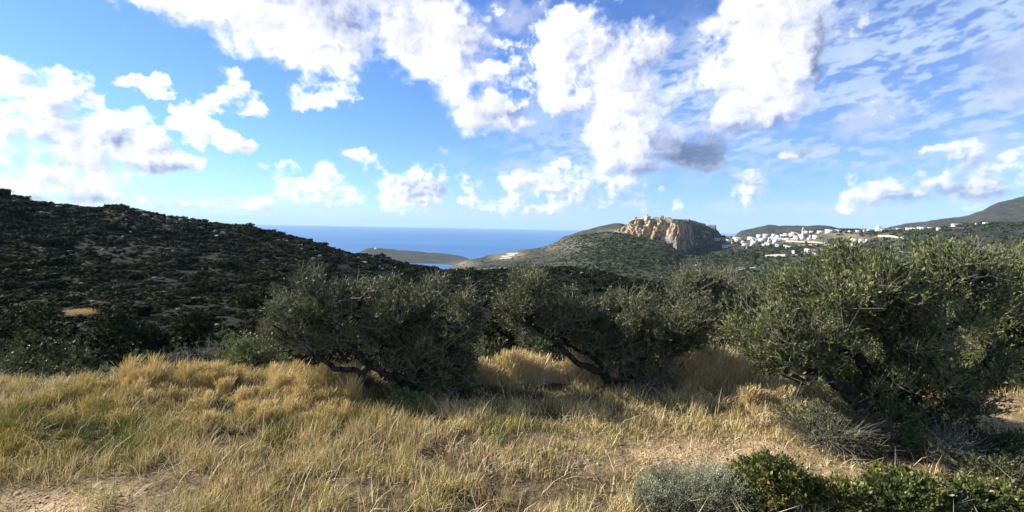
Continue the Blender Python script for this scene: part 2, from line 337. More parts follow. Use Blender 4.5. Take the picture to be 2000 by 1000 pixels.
# ------------------------------------------------------------------ terrain height
SEA = -150.0
def zof(az, r, py):
    a = np.array([math.sin(az)*r, math.cos(az)*r, 0]); k = (500-py)/1000.0
    return EYE+(k*(a@F)-(a@U))/(U[2]-k*F[2])
COLS = {   # pixel column: [(distance, pixel row) or (distance, None, z)]
 -900: [(14,None,-.8),(22,None,-2.5),(45,None,-4),(90,None,2),(160,None,14),(260,None,24),(330,None,20),(600,None,0),(1100,None,-80),(1500,None,-165),(5000,None,-170)],
 -250: [(14,None,-.8),(22,None,-3),(45,None,-6),(70,None,-7),(110,None,-5),(160,None,2),(230,None,15),(330,None,10),(600,None,-30),(1100,None,-110),(1500,None,-165),(5000,None,-170)],
 0: [(14,None,-.8),(22,None,-3.3),(45,None,-6.5),(70,632),(110,560),(160,474),(230,375),(330,None,6),(600,None,-40),(1100,None,-120),(1500,None,-165),(5000,None,-170)],
 60: [(70,632),(110,562),(160,478),(230,390),(330,None,5)],
 180: [(70,632),(110,565),(160,488),(230,405),(330,None,0)],
 240: [(70,632),(110,567),(160,495),(230,403),(330,None,0)],
 290: [(70,634),(110,569),(160,500),(230,418),(330,None,-3)],
 400: [(70,636),(110,572),(160,507),(230,437),(330,None,-5),(600,None,-50),(1100,None,-130),(1500,None,-165)],
 480: [(70,640),(110,576),(160,512),(222,443),(330,None,-10)],
 600: [(70,648),(110,586),(160,520),(212,467),(330,None,-15)],
 680: [(70,654),(110,592),(160,534),(205,490),(330,None,-20),(600,None,-70),(1100,None,-135),(1500,None,-165),(5000,None,-170)],
 720: [(70,656),(110,594),(160,540),(205,498),(330,None,-20),(600,None,-70),(1100,None,-135),(1500,None,-158),(1980,None,-156),(2060,None,-146),(2550,485),(3000,None,-165)],
 760: [(70,658),(110,597),(160,546),(205,509),(330,None,-22),(600,None,-70),(1100,None,-135),(1500,None,-158),(1980,None,-156),(2060,None,-146),(2550,487),(3000,None,-165)],
 850: [(70,662),(110,605),(160,553),(205,529),(330,None,-28),(600,None,-75),(1100,None,-115),(1500,None,-150),(1700,None,-156),(1980,None,-156),(2060,None,-146),(2550,493),(3000,None,-165)],
 885: [(70,664),(110,603),(160,550),(205,529),(330,None,-30),(600,None,-75),(850,535),(1200,519),(1600,None,-147),(1900,None,-152),(2080,None,-146),(2400,499),(3000,None,-165)],
 915: [(850,531),(1300,508),(1600,None,-146),(1900,None,-149),(2080,None,-146),(2400,504),(3000,None,-165)],
 950: [(70,665),(110,598),(160,545),(205,527),(330,None,-30),(600,None,-70),(850,528),(1400,497),(1900,None,-150),(2550,None,-165)],
 1000: [(70,665),(110,595),(160,542),(205,525),(330,None,-30),(600,None,-62),(850,522),(1300,488),(1900,None,-152),(2550,None,-165)],
 1060: [(70,665),(110,592),(160,538),(200,521),(330,None,-30),(600,None,-60),(850,512),(1200,478),(1500,None,-80),(1900,None,-152),(2550,None,-165)],
 1100: [(70,665),(110,590),(160,536),(195,520),(330,None,-30),(500,None,-48),(600,541),(850,504),(1150,468),(1350,None,-40),(1500,456),(1900,None,-120),(2550,None,-165)],
 1150: [(70,666),(110,592),(160,540),(195,524),(330,None,-32),(500,None,-48),(600,538),(850,492),(1100,457),(1300,None,-30),(1500,448),(1900,None,-120),(2550,None,-165)],
 1185: [(70,668),(110,596),(160,546),(192,532),(330,None,-34),(500,None,-50),(600,537),(850,484),(1030,452),(1250,None,-20),(1500,439),(1900,None,-110),(2550,None,-165)],
 1215: [(70,670),(110,600),(160,552),(190,541),(330,None,-35),(500,None,-52),(600,538),(850,478),(960,455),(1200,None,-15),(1500,436),(1900,None,-110),(2550,None,-165)],
 1260: [(70,672),(110,604),(160,560),(190,550),(330,None,-36),(500,None,-54),(600,542),(850,480),(930,466),(1020,None,-5),(1500,None,-10),(1900,None,-110),(2550,None,-165)],
 1300: [(70,673),(110,607),(160,567),(190,558),(330,None,-36),(500,None,-54),(600,545),(850,487),(900,473),(1020,None,-5),(1500,None,-50),(2550,None,-165)],
 1335: [(70,674),(110,610),(160,573),(190,566),(330,None,-36),(500,None,-54),(600,552),(800,512),(890,499),(1020,None,-8),(1500,None,-60),(2550,None,-160)],
 1370: [(70,676),(110,615),(160,580),(190,572),(330,None,-38),(500,None,-55),(600,556),(800,512),(900,500),(1050,None,-10),(1500,None,-60),(2550,None,-150)],
 1400: [(70,678),(110,620),(160,588),(200,580),(330,None,-38),(500,None,-55),(600,555),(700,532),(850,502),(950,480),(1050,458),(1250,None,-20),(1900,None,-120),(2550,None,-140)],
 1440: [(500,568),(600,550),(700,527),(850,498),(950,478),(1060,457),(1300,None,-30),(1900,None,-80),(2550,452),(3200,None,-100)],
 1500: [(70,680),(110,630),(160,600),(220,588),(330,None,-38),(500,568),(600,550),(700,522),(850,492),(1000,468),(1100,457),(1300,None,-30),(1900,None,-60),(2550,441),(3200,None,-60)],
 1560: [(500,568),(600,548),(700,518),(850,488),(1000,465),(1100,455),(1300,None,-25),(1900,None,-60),(2550,442),(3200,None,-60)],
 1600: [(500,568),(600,546),(700,515),(850,485),(1000,462),(1100,451),(1300,None,-20),(1900,None,-60),(2550,438),(3200,None,-60)],
 1650: [(500,566),(600,540),(700,508),(850,480),(1000,460),(1100,450),(1300,None,-15),(1900,None,-60),(2550,448),(3200,None,-80)],
 1700: [(70,684),(110,636),(160,602),(220,580),(330,None,-36),(500,562),(600,534),(700,502),(850,474),(1000,458),(1100,452),(1300,None,-15),(1900,None,-60),(2550,443),(3200,None,-80)],
 1760: [(500,560),(600,528),(700,496),(850,466),(1000,452),(1100,450),(1300,None,-10),(1900,None,-30),(2550,435),(3200,None,-60)],
 1800: [(500,560),(600,526),(700,494),(850,462),(1000,449),(1100,447),(1300,None,-5),(1900,None,-20),(2550,430),(3200,None,-40)],
 1850: [(500,560),(600,526),(700,496),(830,454),(900,444),(1000,443),(1300,None,0),(1900,None,0),(2550,424),(3200,None,-20)],
 1885: [(600,526),(700,498),(830,451),(900,440),(1000,440),(1300,None,0),(1900,None,10),(2550,421),(3200,None,0)],
 1905: [(600,526),(700,499),(830,451),(900,440),(1000,439),(1300,None,0),(1900,None,14),(2550,410),(3200,None,20)],
 1940: [(600,526),(700,500),(830,451),(900,440),(1000,439),(1300,None,0),(1900,None,18),(2550,390),(3200,None,60)],
 2000: [(70,690),(110,640),(160,600),(220,575),(330,None,-32),(500,560),(600,526),(700,500),(830,452),(900,441),(1000,439),(1300,None,2),(1900,None,20),(2550,373),(3200,None,130)],
 2150: [(500,None,-30),(600,None,-30),(700,None,-20),(830,None,0),(900,None,12),(1000,None,14),(1300,None,5),(1900,None,30),(2550,None,190),(3200,None,170)],
 3500: [(14,None,-.2),(22,None,-1),(70,None,-4),(160,None,0),(330,None,6),(600,None,10),(1100,None,30),(1900,None,60),(2550,None,120),(5000,None,60)],
}
RG = np.exp(np.linspace(math.log(12), math.log(5000), 420)); LR = np.log(RG)
RK = sorted({k[0] for c in COLS.values() for k in c})
def build_cols():
    near, farc = [], []
    for px in sorted(COLS):
        az = azel(px, 480)[0]
        if px == -900: az = math.radians(-75)
        if px == 3500: az = math.radians(85)
        d = {kn[0]: (kn[2] if kn[1] is None else zof(az, kn[0], kn[1])) for kn in COLS[px]}
        nr = {k: v for k, v in d.items() if k <= 330}; fr = {k: v for k, v in d.items() if k >= 480}
        if nr:
            for k, v in ((14, -1.7), (22, -4.2), (45, -7.4)): nr[k] = v if abs(az) < .95 else nr.get(k, v)
            near.append((az, nr))
        if fr:
            if min(fr) > 1000: fr[600] = -70
            if max(fr) < 2500: fr.setdefault(2600, -166)
            if max(fr) < 4000: fr[4600] = -168
            farc.append((az, fr))
    ker = np.exp(-np.linspace(-2, 2, 9)**2); ker /= ker.sum()
    def tab(cs):
        a = np.array([c[0] for c in cs]); P = []
        for _, d in cs:
            ks = sorted(d); z = np.interp(LR, np.log(ks), [d[k_] for k_ in ks]); P.append(np.convolve(np.pad(z, 4, mode='edge'), ker, 'valid'))
        return a, np.array(P)
    return tab(near), tab(farc)
(AZN, PN), (AZF, PF) = build_cols()
AZG = np.concatenate([np.linspace(-math.pi, -1.35, 20)[:-1], np.linspace(-1.35, -.86, 60)[:-1], np.linspace(-.86, .86, 900), np.linspace(.86, 1.35, 60)[1:], np.linspace(1.35, math.pi, 20)[1:]])
def polar_table():
    def ev(AZC, PROF):
        a = np.clip(AZG, AZC[0], AZC[-1])
        j = np.clip(np.searchsorted(AZC, a)-1, 0, len(AZC)-2); t = np.clip((a-AZC[j])/(AZC[j+1]-AZC[j]), 0, 1)
        return PROF[j]*(1-t)[:, None]+PROF[j+1]*t[:, None]
    b = sstep(LR, math.log(335), math.log(500))[None, :]
    T = ev(AZN, PN)*(1-b)+ev(AZF, PF)*b
    ker = np.exp(-np.linspace(-2, 2, 15)**2); ker /= ker.sum()
    Tp = np.pad(T, ((7, 7), (0, 0)), mode='edge'); T2 = sum(Tp[i:i+len(T)]*ker[i] for i in range(15))
    w = sstep(np.abs(AZG), 2.2, 3.14)[:, None]; back = (T2[0]+T2[-1])/2
    return T2*(1-w)+back*w
TAB = polar_table()
def terrain_z(x, y, detail=True):
    x = np.asarray(x, float); y = np.asarray(y, float); r = np.hypot(x, y); az = np.arctan2(x, y)
    ia = np.clip(np.searchsorted(AZG, az)-1, 0, len(AZG)-2); ta = (az-AZG[ia])/(AZG[ia+1]-AZG[ia])
    lr = np.log(np.maximum(r, 12.001)); fr = np.clip((lr-LR[0])/(LR[1]-LR[0]), 0, len(LR)-1.001); ir = fr.astype(int); tr = fr-ir
    z = (TAB[ia, ir]*(1-ta)+TAB[ia+1, ir]*ta)*(1-tr)+(TAB[ia, ir+1]*(1-ta)+TAB[ia+1, ir+1]*ta)*tr
    if detail:
        k = sstep(r, 14, 80); over = sstep(z, SEA-6, SEA+30)
        n = (fbm(x/22, y/22, o=4, s=3)-.5)*3.2*k*(1-sstep(r, 300, 900)*.6)
        n2 = (fbm(x/140, y/140, o=5, s=9)-.5)*r*.018*sstep(r, 250, 700)
        z = z+n*over+n2*over
    # the terrace in front
    edge = 9.9-1.0*sstep(-x, 3.5, 7.5)+.25*np.sin(x*.7)+.15*np.sin(x*1.7+1)
    under = (fbm(x/2.2, y/2.2, o=4, s=21)-.5)*.22
    w = sstep(y, edge, edge+3.6)
    w = np.maximum(w, sstep(np.abs(x), 16, 24)*sstep(y, 2, 9))
    terr = under*sstep(r, 1, 4)+np.where(y < 4, -0.0, 0)-.25*sstep(x, 7.0, 12)*sstep(y, 5, 9)
    return terr*(1-w)+z*w
def ground_at(px, py, lo=4.0, hi=4500.0):
    """first terrain point along the pixel's ray beyond distance lo"""
    d = ray(px, py); h = math.hypot(d[0], d[1]); rs = np.exp(np.linspace(math.log(lo), math.log(hi), 3000)); t = rs/h
    X = d[0]*t; Y = d[1]*t; Z = EYE+d[2]*t; dz = Z-terrain_z(X, Y)
    i = np.argmax(dz < 0)
    if not (dz < 0).any(): i = int(np.argmin(dz/rs)); return np.array([X[i], Y[i], float(terrain_z(X[i:i+1], Y[i:i+1])[0])])
    return np.array([X[i], Y[i], Z[i]])
def gz(x, y): return float(terrain_z(np.array([x]), np.array([y]))[0])

# ------------------------------------------------------------------ ground sheet and sea
def build_ground():
    az = AZG; rr = np.concatenate([np.linspace(0.3, 16, 130)[:-1], np.exp(np.linspace(math.log(16), math.log(5000), 520))])
    A, Rr = np.meshgrid(az, rr, indexing='ij'); X = np.sin(A)*Rr; Y = np.cos(A)*Rr; Z = terrain_z(X.ravel(), Y.ravel()).reshape(X.shape)
    na, nr = A.shape
    V = np.stack([X.ravel(), Y.ravel(), Z.ravel()], 1)
    i, j = np.meshgrid(np.arange(na-1), np.arange(nr-1), indexing='ij'); a = (i*nr+j).ravel()
    Fq = np.stack([a, a+nr, a+nr+1, a+1], 1)[:, ::-1]
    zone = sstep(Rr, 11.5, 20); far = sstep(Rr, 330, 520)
    m, nt, bs = material('ground_soil')
    BAREG = [(1400,900,260,60,.93),(1960,800,150,75,1),(60,985,200,60,1.0),(1330,885,180,30,.9),(1640,930,280,55,.96),(1480,905,180,44,.9),(1500,850,90,20,.6),(1960,820,150,50,1),(160,748,60,8,.6)]
    pos = geo_pos(nt)
    soil = ramp(nt, noise(nt, pos, 2.2, 6, .65), [(.28, (.17, .125, .075)), (.45, (.32, .24, .145)), (.6, (.44, .34, .215)), (.75, (.55, .45, .31))])
    speck = noise(nt, pos, 45, 3, .7); soil = mixc(nt, 1.0, soil, ramp(nt, speck, [(.3, (.55, .52, .48)), (.7, (1.25, 1.22, 1.15))]), 'MULTIPLY')
    hill = ramp(nt, noise(nt, pos, .35, 7, .68), [(.32, (.003, .004, .002)), (.5, (.006, .007, .003)), (.64, (.011, .010, .006)), (.76, (.024, .021, .014)), (.92, (.11, .10, .08))])  # hill soil darkened here to stand in for a cloud's shadow
    n1 = noise(nt, pos, .012, 8, .68, .3); n2 = noise(nt, pos, .07, 6, .7)
    fcol = ramp(nt, mth(nt, 'MULTIPLY_ADD', n1, .55) if False else mth(nt, 'ADD', mth(nt, 'MULTIPLY', n1, .5), mth(nt, 'MULTIPLY', n2, .5)),
                [(.36, (.020, .024, .014)), (.47, (.032, .034, .022)), (.56, (.056, .054, .038)), (.66, (.11, .10, .075)), (.76, (.26, .23, .18))])
    dry = attr(nt, 'dry'); fcol = mixc(nt, dry, fcol, ramp(nt, n2, [(.35, (.20, .17, .11)), (.65, (.38, .32, .22))]))
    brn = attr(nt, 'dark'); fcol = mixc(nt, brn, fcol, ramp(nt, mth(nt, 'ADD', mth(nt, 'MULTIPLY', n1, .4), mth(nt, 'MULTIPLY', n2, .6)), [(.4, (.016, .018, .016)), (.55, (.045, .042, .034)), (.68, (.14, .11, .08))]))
    th = ramp(nt, noise(nt, pos, 9, 5, .7), [(.3, (.035, .026, .014)), (.55, (.085, .062, .034)), (.75, (.19, .15, .09))]); soil = mixc(nt, attr(nt, 'bare'), th, soil)
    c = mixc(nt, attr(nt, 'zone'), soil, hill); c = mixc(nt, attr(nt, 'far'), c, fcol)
    nt.links.new(c, bs.inputs['Base Color']); bs.inputs['Roughness'].default_value = .95; bs.inputs['Specular IOR Level'].default_value = .1
    h = mth(nt, 'ADD', mth(nt, 'MULTIPLY', noise(nt, pos, 20, 5, .7), .03), mth(nt, 'MULTIPLY', noise(nt, pos, .8, 6, .7), .5))
    bump(nt, bs, h, .6, 1.0)
    PX, PY, _ = project(V); 
    dryv = np.zeros(len(V))
    r_ = Rr.ravel(); on = (r_ > 480)
    for (cx, cy, rx, ry) in ((1655,463,48,9),(1640,457,40,6),(1000,497,26,7),(905,516,26,7),(1730,462,30,6),(980,502,20,5),(1560,470,60,5),(1450,470,40,10),(1250,452,60,5),(1090,478,70,12)):
        w_ = np.exp(-(((PX-cx)/rx)**2+((PY-cy)/ry)**2)); dryv = np.maximum(dryv, np.where(on, w_*(.55 if ry < 10 else .3), 0))
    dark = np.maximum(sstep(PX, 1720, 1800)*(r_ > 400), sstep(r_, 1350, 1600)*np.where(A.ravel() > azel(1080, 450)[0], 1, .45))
    bare = np.zeros(len(V))
    for cx, cy, rx, ry, w in BAREG: bare = np.maximum(bare, w*np.exp(-((np.abs(PX-cx)/rx)**2.4+(np.abs(PY-cy)/ry)**2.4)))
    bare = np.clip(bare+(fbm(V[:, 0]*1.1, V[:, 1]*1.1, o=3, s=77)-.56)*1.6, 0, 1)
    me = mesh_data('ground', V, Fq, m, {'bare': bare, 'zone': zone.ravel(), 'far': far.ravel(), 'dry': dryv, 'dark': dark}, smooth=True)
    tag(mobj('ground', me), kind='structure')
build_ground()
def build_sea():
    m, nt, bs = material('sea_water')
    pos = geo_pos(nt); mp = nd(nt, 'ShaderNodeMapping'); mp.inputs['Scale'].default_value = (.35, 1, 1); nt.links.new(pos, mp.inputs[0])
    n = noise(nt, mp.outputs[0], .0016, 8, .7)
    nt.links.new(ramp(nt, n, [(.3, (.020, .10, .27)), (.7, (.040, .16, .38))]), bs.inputs['Base Color'])
    bs.inputs['Roughness'].default_value = .55; bs.inputs['Specular IOR Level'].default_value = .25
    bump(nt, bs, noise(nt, mp.outputs[0], .03, 6, .7), .5, 4)
    rs = [0, 800, 1500, 2500, 4000, 7000, 12000, 25000]; na = 96; V = []; Q = []
    for r in rs:
        for k in range(na): V.append((math.sin(k*2*math.pi/na)*r, math.cos(k*2*math.pi/na)*r, SEA))
    for i in range(1, len(rs)-1):
        for k in range(na): k2 = (k+1) % na; Q.append((i*na+k, (i+1)*na+k, (i+1)*na+k2, i*na+k2))
    me = mesh_data('sea', V, np.array(Q)[:, ::-1], m); tag(mobj('sea', me), kind='structure')
build_sea()
# ------------------------------------------------------------------ castle rock
def build_rock():
    top = np.array([(1196,453),(1208,446),(1219,441),(1228,434),(1234,429.5),(1242,428),(1260,428),(1275,427),(1300,428.5),(1315,431),(1335,430.5),(1352,433),(1368,437),(1383,442),(1396,447),(1406,456),(1414,464)], float)
    bot = np.array([(1196,457),(1210,455),(1232,456),(1248,459),(1262,464),(1285,473),(1292,486),(1308,492),(1325,500),(1338,498),(1352,500),(1363,505),(1372,502),(1383,496),(1392,484),(1402,474),(1414,468)], float)
    nu, nv = 260, 70; pxs = np.linspace(1196, 1414, nu)
    rr = np.interp(pxs, [1196,1215,1260,1300,1326,1340,1370,1395,1414], [1015,985,950,915,880,905,935,965,1010])
    V = np.zeros((nu, nv+16, 3))
    for i, px in enumerate(pxs):
        zt = np.interp(px, top[:, 0], top[:, 1]); zb = np.interp(px, bot[:, 0], bot[:, 1]); az = azel(px, 460)[0]; r = rr[i]
        sb = 22+50*float(sstep(px, 1336, 1362)); Zt = zof(az, r+sb-8, zt); Zb = zof(az, r, zb)-10
        for j in range(nv):
            t = j/(nv-1); q = r+sb*(t*t if sb < 30 else t)-4; V[i, j] = (math.sin(az)*q, math.cos(az)*q, Zb+(Zt-Zb)*t)
        for j in range(16):
            q = r+sb-4+(j+1)**1.5*2.0; V[i, nv+j] = (math.sin(az)*q, math.cos(az)*q, Zt-(j**1.4)*.8)
    X, Y, Z = V[..., 0], V[..., 1], V[..., 2]
    n = (1-np.abs(2*fbm(X/26, Y/26, Z/60, o=5, s=5)-1))*1.0; n2 = fbm(X/8, Y/8, Z/16, o=4, s=8)-.5; n3 = fbm(X/40, Y/40, Z/9, o=3, s=18)-.5
    d = (n-.7)*24+n2*14+n3*7
    fadet = np.ones(nv+16); fadet[nv-6:nv] = np.linspace(1, .25, 6); fadet[nv:] = .25
    d = d*fadet[None, :]*sstep(pxs, 1196, 1212)[:, None]
    q = np.hypot(X, Y); X2 = X-d*X/q*1.0-.35*d*(Y/q); Y2 = Y-d*Y/q; Z2 = Z+n2*3*np.clip(fadet, .25, 1)[None, :]
    V = np.stack([X2, Y2, Z2], -1).reshape(-1, 3); m_ = nv+16
    i, j = np.meshgrid(np.arange(nu-1), np.arange(m_-1), indexing='ij'); a = (i*m_+j).ravel(); Q = np.stack([a, a+m_, a+m_+1, a+1], 1)
    m, nt, bs = material('cliff_rock'); pos = geo_pos(nt)
    mp = nd(nt, 'ShaderNodeMapping'); mp.inputs['Scale'].default_value = (1, 1, .55); nt.links.new(pos, mp.inputs[0])
    n1 = noise(nt, mp.outputs[0], .035, 7, .66, .4); n2_ = noise(nt, mp.outputs[0], .16, 7, .7)
    orange = ramp(nt, n2_, [(.3, (.14, .080, .042)), (.45, (.36, .225, .135)), (.58, (.52, .38, .25)), (.7, (.64, .54, .42))])
    grey = ramp(nt, n2_, [(.34, (.045, .038, .030)), (.48, (.17, .15, .12)), (.62, (.40, .36, .30))])
    c = mixc(nt, mth(nt, 'ADD', attr(nt, 'orange'), mth(nt, 'MULTIPLY', mth(nt, 'SUBTRACT', n1, .5), 3.0), True), grey, orange)
    g = nd(nt, 'ShaderNodeNewGeometry'); sp = nd(nt, 'ShaderNodeSeparateXYZ'); nt.links.new(g.outputs['Normal'], sp.inputs[0])
    veg = mth(nt, 'ADD', mth(nt, 'MULTIPLY', sp.outputs[2], 1.3), mth(nt, 'ADD', mth(nt, 'MULTIPLY', mth(nt, 'SUBTRACT', n1, .5), 3), attr(nt, 'veg')))
    vm = nd(nt, 'ShaderNodeMapRange'); vm.inputs[1].default_value = .55; vm.inputs[2].default_value = .95; nt.links.new(veg, vm.inputs[0])
    c = mixc(nt, vm.outputs[0], c, ramp(nt, n2_, [(.35, (.022, .030, .014)), (.65, (.060, .068, .034))]))
    nt.links.new(c, bs.inputs['Base Color']); bs.inputs['Roughness'].default_value = .95; bs.inputs['Specular IOR Level'].default_value = .1
    bump(nt, bs, noise(nt, pos, .35, 6, .75), .9, 3.0)
    PX, PY, _ = project(V)
    org = .85*np.exp(-(((PX-1265)/55)**2+((PY-445)/20)**2))+.25; veg_ = np.where(PX > 1338, .38, 0)+np.where((PX > 1255) & (PX < 1330) & (PY > 464) & (PY < 479), .35, 0.)
    me = mesh_data('castle_rock', V, Q, m, {'orange': org, 'veg': veg_}, smooth=False); tag(mobj('castle_rock', me), kind='structure')
    return top, rr, pxs
ROCK_TOP, ROCK_R, ROCK_PX = build_rock()
def rock_point(px, back=22):
    back = back+50*float(sstep(px, 1336, 1362))
    az = azel(px, 440)[0]; r = float(np.interp(px, ROCK_PX, ROCK_R))+back
    z = zof(az, r-8, float(np.interp(px, ROCK_TOP[:, 0], ROCK_TOP[:, 1])))
    return np.array([math.sin(az)*r, math.cos(az)*r, z])
def wall_segment(px0, px1, h, mat, label, back=18, crenel=False):
    p, q = rock_point(px0, back), rock_point(px1, back); n = max(3, int(abs(px1-px0)/2.5)); g = Geo(); t = 1.2
    d = (q-p)[:2]; L = np.linalg.norm(d); d /= L; nn = np.array([-d[1], d[0]])*t/2; c = (p+q)/2
    for i in range(n):
        a = p+(q-p)*i/n-c; b = p+(q-p)*(i+1)/n-c; hh = h*(1+.35*(rng.random()-.5)); P = []
        for z in (-6, hh):
            for (w, s_) in ((a, -1), (b, -1), (b, 1), (a, 1)): P.append((w[0]+nn[0]*s_, w[1]+nn[1]*s_, w[2]*(1 if z > 0 else 1)+z))
        g.add(P, [(0, 3, 2, 1), (4, 5, 6, 7), (0, 1, 5, 4), (1, 2, 6, 5), (2, 3, 7, 6), (3, 0, 4, 7)])
    o = mobj('castle_wall', g.data('castle_wall', mat), loc=c); tag(o, label, 'wall', 'ruined walls along the cliff top')
wall_segment(1232, 1256, 3.0, MAT['beige'], 'low stone castle wall left of the white church on the cliff top')
wall_segment(1275, 1290, 3.4, MAT['ruin'], 'broken castle wall just right of the white church')
wall_segment(1296, 1312, 2.6, MAT['ruin'], 'dark castle wall between the ruined tower and the square ruin')
wall_segment(1313, 1352, 2.8, MAT['ruin'], 'long low castle wall along the middle of the cliff top')
wall_segment(1352, 1378, 2.4, MAT['ruin'], 'sloping castle wall on the shaded right shoulder of the rock')
wall_segment(1396, 1405, 2.2, MAT['ruin'], 'short castle wall at the right foot of the ruined house')

# ------------------------------------------------------------------ buildings
def building(name, p, w, h, dep, mat, label, cat, group=None, rz=-.6, roof='flat', wins=0, door=True, dome=False, tower=None, storeys=1):
    root = empty(name, (p[0], p[1], p[2]), label, cat, group, rz)
    g = Geo(); g.box(-w/2, w/2, -dep/2, dep/2, -4, h)
    if roof == 'flat':
        t = .3; g.box(-w/2-.02, w/2+.02, -dep/2-.02, -dep/2+t, h+.003, h+.55); g.box(-w/2-.02, w/2+.02, dep/2-t, dep/2+.02, h+.003, h+.55)
        g.box(-w/2-.02, -w/2+t, -dep/2+t+.01, dep/2-t-.01, h+.003, h+.55); g.box(w/2-t, w/2+.02, -dep/2+t+.01, dep/2-t-.01, h+.003, h+.55)
    mobj('walls', g.data('walls', mat), root)
    if roof == 'gable':
        g = Geo(); hh = w*.0+dep*.28; e = .3
        g.add([(-w/2-e, -dep/2-e, h), (w/2+e, -dep/2-e, h), (w/2+e, dep/2+e, h), (-w/2-e, dep/2+e, h), (-w/2-e, 0, h+hh), (w/2+e, 0, h+hh)], [(0, 1, 5, 4), (2, 3, 4, 5), (0, 3, 2, 1)])
        g.add([(-w/2-e, -dep/2-e, h), (-w/2-e, 0, h+hh), (-w/2-e, dep/2+e, h), (-w/2-e, dep/2+e, h)], [(0, 1, 2, 3)][:0] or [(0, 1, 2, 3)])
        g.add([(w/2+e, -dep/2-e, h), (w/2+e, 0, h+hh), (w/2+e, dep/2+e, h), (w/2+e, dep/2+e, h)], [(0, 1, 2, 3)])
        mobj('roof', g.data('roof', MAT['tile']), root)
    if dome:
        g = Geo(); n = 14; rad = min(w, dep)*.33; V = []; Q = []
        for i in range(8):
            a = i/7*math.pi/2
            for k in range(n): V.append((math.cos(k*2*math.pi/n)*rad*math.cos(a), math.sin(k*2*math.pi/n)*rad*math.cos(a), h+1.2+rad*math.sin(a)))
        for i in range(7):
            for k in range(n): k2 = (k+1) % n; Q.append((i*n+k, i*n+k2, (i+1)*n+k2, (i+1)*n+k))
        g.add(V, Q); V = []
        for z in (h-.1, h+1.2):
            for k in range(n): V.append((math.cos(k*2*math.pi/n)*rad, math.sin(k*2*math.pi/n)*rad, z))
        g.add(V, [(k, (k+1) % n, n+(k+1) % n, n+k) for k in range(n)]); mobj('dome', g.data('dome', mat, True), root)
    if tower:
        tw, th, tx = tower; g = Geo(); g.box(tx-tw/2, tx+tw/2, -dep/2-tw*.5-.01, -dep/2+tw*.5, -3, th*.68)
        for sx in (-1, 1):
            for sy in (-1, 1): cx = tx+sx*tw*.38; cy = -dep/2+sy*tw*.38; g.box(cx-tw*.11, cx+tw*.11, cy-tw*.11, cy+tw*.11, th*.68+.003, th*.84)
        g.box(tx-tw*.52, tx+tw*.52, -dep/2-tw*.52, -dep/2+tw*.52, th*.84+.003, th*.88)
        g.box(tx-tw*.45, tx+tw*.45, -dep/2-tw*.45, -dep/2+tw*.45, th*.88+.003, th*1.05, tap=.12)
        mobj('bell_tower', g.data('bell_tower', mat), root)
    for s in range(storeys):
        n = wins
        for k in range(n):
            x = -w/2+w*(k+.5)/n; z0 = (h/storeys)*s+h/storeys*.36; ww = min(1.1, w/n*.35); g = Geo()
            if door and s == 0 and k == n//2: continue
            g.box(x-ww/2, x+ww/2, -dep/2-.06, -dep/2+.05, z0, z0+1.3); mobj('window', g.data('window', MAT['glass']), root)
    if wins:
        g = Geo(); g.box(-w/2-.06, -w/2+.05, -.5, .5, h*.4, h*.4+1.3); mobj('window', g.data('window', MAT['glass']), root)
        if door:
            x = -w/2+w*(wins//2+.5)/wins; g = Geo(); g.box(x-.5, x+.5, -dep/2-.07, -dep/2+.05, -.2, 2.1); mobj('door', g.data('door', MAT['shutter']), root)
    return root
# on the castle rock
p = rock_point(1264, 26); building('church', p+np.array([0, 0, -1]), 10, 5.5, 8, MAT['whitewash'], 'white church with pointed bell tower on the highest cliff edge', 'church', roof='flat', wins=3, tower=(2.6, 10.5, 1.0))
def ruin(p, w, h, dep, label, name='ruined_house'):
    g = Geo(); t = .8; rz = -.5; n = 7
    for side in range(4):
        for i in range(n):
            hh = h*(.55+.45*rng.random()); a = -1+2*i/n; b_ = -1+2*(i+1)/n
            if side < 2: y = (dep/2)*(1 if side else -1); g.box(a*w/2, b_*w/2, y-t/2, y+t/2, -5, hh)
            else: x = (w/2)*(1 if side == 3 else -1); g.box(x-t/2, x+t/2, a*dep/2+.01, b_*dep/2-.01, -5, hh)
    o = mobj(name, g.data(name, MAT['ruin']), loc=p, rz=rz); tag(o, label, 'ruin')
ruin(rock_point(1293, 22), 3.4, 7.0, 3.4, 'dark narrow ruined tower standing right of the white church', 'ruined_tower')
ruin(rock_point(1304, 24), 9, 4.6, 8, 'square roofless ruin right of the narrow tower on the cliff top')
ruin(rock_point(1340, 24), 10, 3.6, 8, 'low roofless ruin in the middle of the cliff top')
ruin(rock_point(1390, 16)+np.array([0, 0, -1]), 14, 6.5, 9, 'brown ruined house at the right end of the castle rock')

